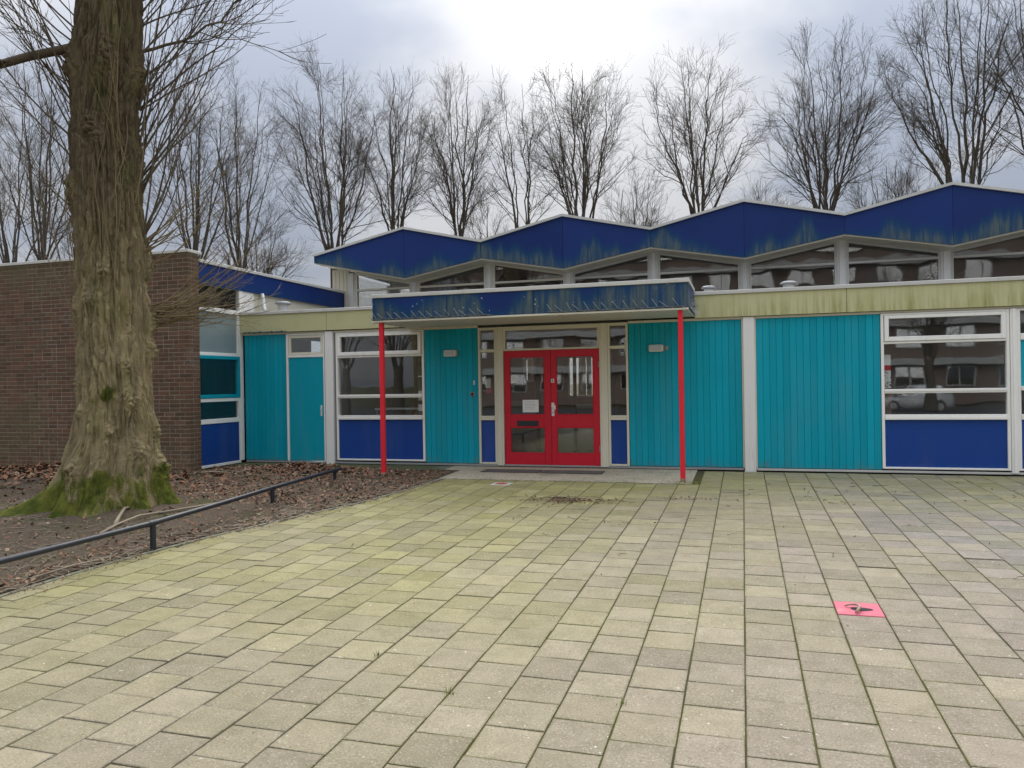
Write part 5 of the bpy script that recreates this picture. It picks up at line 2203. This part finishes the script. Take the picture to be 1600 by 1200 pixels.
heap(330, -2.15, -3.15, 0.30, 0.14, 0.006, 0.020)
heap(60, -0.62, -2.75, 0.22, 0.06, 0.006, 0.018)
heap(40, -1.2, -4.4, 0.22, 0.06, 0.006, 0.016)
xs_ = lambda n: (g.uniform(-4.4, 5.5, n), g.uniform(-9.6, -1.7, n))
fx.append(flakes(160, xs_, 0.004, 0.013, pave_z, g, 0.3))
fx.append(flakes(90, lambda n: (g.uniform(0.5, 5.0, n), g.normal(-2.1, 0.5, n)), 0.006, 0.020, pave_z, g, 0.5))
fx.append(flakes(520, lambda n: (lambda yv: (edge_x(yv) - 0.06 + np.abs(g.normal(0, 0.13, n)), yv))(g.uniform(-8.4, -1.7, n)), 0.005, 0.016, pave_z, g, 0.4))
nV = 0
VV, QQ, AA = [], [], []
for v, q, a in fx:
    VV.append(v)
    QQ.append(q + nV)
    AA.append(a)
    nV += len(v)
np_mesh("leaf_crumbs", np.concatenate(VV), np.concatenate(QQ), LEAFM, None, False, {"rnd": np.concatenate(AA)}, kind="stuff", label="brown leaf crumbs and seeds scattered on the paving", cat="leaf crumbs")
tb = Tubes()
n = 70
lay_twigs(n, g.normal(-2.15, 0.30, n), g.normal(-3.12, 0.12, n), pave_z, 0.06, 0.30, 0.003)
n = 26
lay_twigs(n, g.uniform(0.0, 4.5, n), g.normal(-2.2, 0.5, n), pave_z, 0.06, 0.24, 0.004)
n = 24
lay_twigs(n, g.uniform(-4.0, 2.5, n), g.uniform(-6, -2, n), pave_z, 0.04, 0.2, 0.003)
tb.build("twig_sweepings", LIMB, None, kind="stuff", label="dark twig bits lying in sweepings on the paving", cat="twigs")


# grass: blades in the joints, thin grass on the bed, dry stalks by the brick wall
def blades(n, x, y, zf, h0, h1, wd, bend=0.6):
    h = g.uniform(h0, h1, n)
    a = g.uniform(0, 6.28, n)
    b = g.uniform(0.1, bend, n) * h
    z = zf(x, y)
    c_, s_ = np.cos(a), np.sin(a)
    V = np.zeros((n, 6, 3))
    for i, (fz, fb, fw) in enumerate(((0.0, 0.0, 1.0), (0.6, 0.35, 0.7), (1.0, 1.0, 0.15))):
        V[:, 2 * i] = np.stack([x + c_ * b * fb - s_ * wd * fw, y + s_ * b * fb + c_ * wd * fw, z - 0.006 + h * fz], -1)
        V[:, 2 * i + 1] = np.stack([x + c_ * b * fb + s_ * wd * fw, y + s_ * b * fb - c_ * wd * fw, z - 0.006 + h * fz], -1)
    k_ = (np.arange(n) * 6)[:, None]
    Q = np.concatenate([k_ + np.array([[0, 1, 3, 2]]), k_ + np.array([[2, 3, 5, 4]])], 0)
    return V.reshape(-1, 3), Q, np.repeat(g.uniform(0, 1, n), 6)


def merge(lst):
    nV, VV, QQ, AA = 0, [], [], []
    for v, q, a in lst:
        VV.append(v)
        QQ.append(q + nV)
        AA.append(a)
        nV += len(v)
    return np.concatenate(VV), np.concatenate(QQ), np.concatenate(AA)


bl_ = []
for cx_, cy_, k, sp in ((-1.51, -8.95, 16, 0.014), (-2.12, -8.55, 14, 0.012), (-0.61, -8.86, 12, 0.012), (-0.90, -1.50, 170, 0.07), (-0.72, -1.45, 120, 0.06)):
    bl_.append(blades(k, g.normal(cx_, sp, k), g.normal(cy_, sp, k), pave_z, 0.012, 0.045, 0.0022))
n = 500
bl_.append(blades(n, g.uniform(-4.8, -0.8, n), g.normal(-1.54, 0.014, n), pave_z, 0.008, 0.03, 0.0025))
n = 1700
x, y = pick(n, lambda m: (g.normal(-6.6, 0.9, m), g.normal(-7.2, 0.8, m)))
kx = fbm(x * 2.2, y * 2.2, x * 0, 19, 3) > 0.47
x, y = x[kx], y[kx]
bl_.append(blades(len(x), x, y, bed_z, 0.012, 0.05, 0.0022))
v, q, a = merge(bl_)
np_mesh("grass", v, q, GRASSM, None, False, {"rnd": a}, kind="stuff", label="short grass in the bed and in the paving joints", cat="grass")
bl_ = []
for cx_, cy_, k, sx_ in ((-9.35, -1.85, 60, 0.22), (-10.1, -1.9, 90, 0.5), (-12.2, -1.85, 150, 0.9), (-7.4, -1.05, 14, 0.5)):
    xx, yv = g.normal(cx_, sx_, k), cy_ + np.abs(g.normal(0, 0.12, k)) * (-1)
    bl_.append(blades(k, xx, yv, bed_z, 0.12, 0.50, 0.0016, 0.9))
v, q, a = merge(bl_)
np_mesh("dry_grass", v, q, STRAWM, None, False, {"rnd": a}, kind="stuff", label="dry straw coloured stalks along the foot of the brick wall", cat="dry grass")

# ------------------------------------------------------------------ seen through the glass
t = empty("table", (-6.3, 1.2, 0), "small dark table standing inside the left window", "table")
mb = MB()
mb.box(-6.9, -5.7, 0.8, 1.5, 0.98, 1.01, 0.004)
mb.build("tabletop", WHITEPL, t)
for x in (-6.86, -5.74):
    for y in (0.84, 1.46):
        mb = MB()
        mb.box(x - 0.02, x + 0.02, y - 0.02, y + 0.02, 0, 0.979)
        mb.build("leg", GREYMET, t)
t = empty("notice_board", (-5.62, 0.2, 0.9), "pale poster panel inside the right edge of the left window", "board")
mb = MB()
mb.box(-5.68, -5.545, 0.14, 0.16, 0.90, 1.92, 0.004)
mb.build("panel", ROOMD, t)
mb = MB()
mb.box(-5.675, -5.55, 0.132, 0.1395, 1.17, 1.34, 0.001)
mb.box(-5.675, -5.55, 0.132, 0.1395, 1.60, 1.62, 0.001)
mb.box(-5.675, -5.55, 0.132, 0.1395, 0.98, 1.10, 0.001)
mb.build("sheet", PAPER, t)
t = empty("cupboard", (2.2, 0.3, 0), "reddish brown cupboard inside the left edge of the right window", "cupboard")
mb = MB()
mb.box(2.06, 2.17, 0.14, 0.5, 0.0, 1.215, 0.004)
mb.build("carcass", ROOMB, t)
mb = MB()
for k in range(4):
    mb.box(2.066 + k * 0.026, 2.086 + k * 0.026, 0.130, 0.1395, 0.92, 1.2, 0.002)
mb.build("door_batten", ROOMB, t)
t = empty("poster", (2.1, 0.14, 1.3), "red and white poster strip inside the left edge of the right window", "poster")
mb = MB()
mb.box(2.055, 2.16, 0.125, 0.129, 1.29, 1.80)
mb.build("sheet", PAPER, t)
mb = MB()
mb.box(2.055, 2.16, 0.1215, 0.1245, 1.56, 1.64)
mb.build("red_band", RED, t)
mb = MB()
for k in range(26):
    x = random.uniform(2.06, 2.15)
    z = random.uniform(1.30, 1.53)
    mb.box(x, x + random.uniform(0.006, 0.02), 0.1215, 0.1245, z, z + random.uniform(0.006, 0.02))
mb.build("print", ROOMD, t)
t = empty("red_sign", (-4.3, 0.2, 1.3), "small red and white sign behind the glass of the left sidelight", "sign")
mb = MB()
mb.box(-4.40, -4.30, 0.19, 0.20, 1.38, 1.55, 0.002)
mb.build("white_plate", PAPER, t)
mb = MB()
mb.box(-4.37, -4.29, 0.185, 0.1885, 1.28, 1.37, 0.002)
mb.build("red_plate", RED, t)

# ------------------------------------------------------------------ across the street, mirrored in the windows
fb = empty("apartment_block", (-4, -50, -0.5), "brick flats with white balcony bands, mirrored in the school windows", "building")
mb = MB()
mb.box(-27, 22, -62, -50, -0.5, 12.5)
mb.build("wall", REDBRICK, fb)
for k in range(4):
    z = 2.3 + k * 2.9
    mb = MB()
    mb.box(-27, 22, -50.0, -49.2, z, z + 0.55)
    mb.build("balcony_band", GREYMET, fb)
winp = None
for k in range(4):
    for i in range(14):
        x = -25.6 + i * 3.4
        z = 0.15 + k * 2.9
        at = (x, -49.96, z + 0.6)
        if winp is None:
            q = MB()
            bars(q, -1.0, 1.0, 0, 1.45, 0.09, -0.05, 0.03, 0.0)
            q.box(-0.045, 0.045, -0.05, 0.03, 0.09, 1.36)
            winp = q.build("window", GREYMET, fb, at=(0, 0, 0))
            # its outside is turned to the street
            winp.location = Vector(at) - WLOC[fb.name]
            WLOC[winp.name] = Vector(at)
            winp.rotation_euler = (0, 0, math.pi)
            q = MB()
            q.box(-0.91, 0.91, 0.0, 0.006, 0.09, 1.36)
            pnp = q.build("pane", GLASSF, winp, at=(0, 0, 0))
            pnp.location = (0, 0, 0)
        else:
            wv = copy_of(winp, fb, at)
            c = copy_of(pnp, wv, at)
            c.location = (0, 0, 0)
mb = MB()
mb.box(-27.3, 22.3, -62.3, -49.7, 12.502, 12.8)
mb.build("roof_edge", WHITE, fb)

cr_ = empty("parked_car", (9.5, -36.5, -0.5), "grey hatchback car across the street, mirrored in the right window", "car")
zb0 = -0.5


def loft(secs, xs_):
    vs, fs = [], []
    n = len(secs[0])
    for x, s in zip(xs_, secs):
        vs += [(x, y, z) for y, z in s]
    for i in range(len(secs) - 1):
        for j in range(n):
            b = (j + 1) % n
            fs.append([i * n + j, i * n + b, (i + 1) * n + b, (i + 1) * n + j])
    fs.append(list(range(n))[::-1])
    fs.append([(len(secs) - 1) * n + j for j in range(n)])
    return vs, fs


def car_sec(hw, z0, z1):
    return [(-36.5 - hw * 0.95, zb0 + z0), (-36.5 + hw * 0.95, zb0 + z0), (-36.5 + hw, zb0 + z0 + 0.25), (-36.5 + hw * 0.97, zb0 + z1 - 0.08), (-36.5 + hw * 0.88, zb0 + z1), (-36.5 - hw * 0.88, zb0 + z1), (-36.5 - hw * 0.97, zb0 + z1 - 0.08), (-36.5 - hw, zb0 + z0 + 0.25)]


xs_ = [7.5, 7.65, 8.3, 9.2, 10.4, 11.2, 11.45]
vs, fs = loft([car_sec(*a) for a in ((0.70, 0.35, 0.62), (0.82, 0.22, 0.74), (0.86, 0.2, 0.86), (0.87, 0.2, 0.92), (0.87, 0.2, 0.93), (0.84, 0.22, 0.95), (0.76, 0.35, 0.85))], xs_)
mb = MB()
mb.add(vs, fs)
mb.build("body", CARP, cr_, smooth=True)
vs, fs = loft([[(-36.5 - a, zb0 + z0), (-36.5 + a, zb0 + z0), (-36.5 + b, zb0 + z1), (-36.5 - b, zb0 + z1)] for a, b, z0, z1 in ((0.80, 0.78, 0.88, 0.90), (0.80, 0.62, 0.90, 1.42), (0.80, 0.64, 0.91, 1.46), (0.80, 0.62, 0.92, 1.40), (0.78, 0.70, 0.93, 0.98))], [8.35, 9.1, 9.9, 10.8, 11.35])
mb = MB()
mb.add(vs, fs)
mb.build("cabin_glass", GLASSF, cr_)
vs, fs = loft([[(-36.5 - 0.60, zb0 + z), (-36.5 + 0.60, zb0 + z), (-36.5 + 0.56, zb0 + z + 0.05), (-36.5 - 0.56, zb0 + z + 0.05)] for z in (1.41, 1.452, 1.395)], [9.08, 9.9, 10.85])
mb = MB()
mb.add(vs, fs)
mb.build("roof", CARP, cr_)
for x in (8.35, 10.65):
    for s in (-1, 1):
        mb = MB()
        y = -36.5 + s * 0.78
        mb.tube([(x, y - 0.1, zb0 + 0.31), (x, y + 0.1, zb0 + 0.31)], 0.31, 18)
        wh = mb.build("wheel", BLACKPL, cr_)
        mb = MB()
        mb.tube([(x, y + s * 0.101, zb0 + 0.31), (x, y + s * 0.112, zb0 + 0.31)], 0.19, 14)
        mb.build("rim", GREYMET, wh)
for i, (x, y, zt, hf, lab) in enumerate(((-15.5, -20, 11.0, 3.2, "bare street tree mirrored in the left window"), (-20.5, -24, 12.0, 3.2, "second bare street tree mirrored in the left window's edge"), (9.0, -30, 9.0, 2.0, "slim bare street tree mirrored in the right window"))):
    bare_tree(x, y, 2.4, zt, hf, 9, 500 + i, lab, 1.0, 0.0, "bare street trees across the yard")
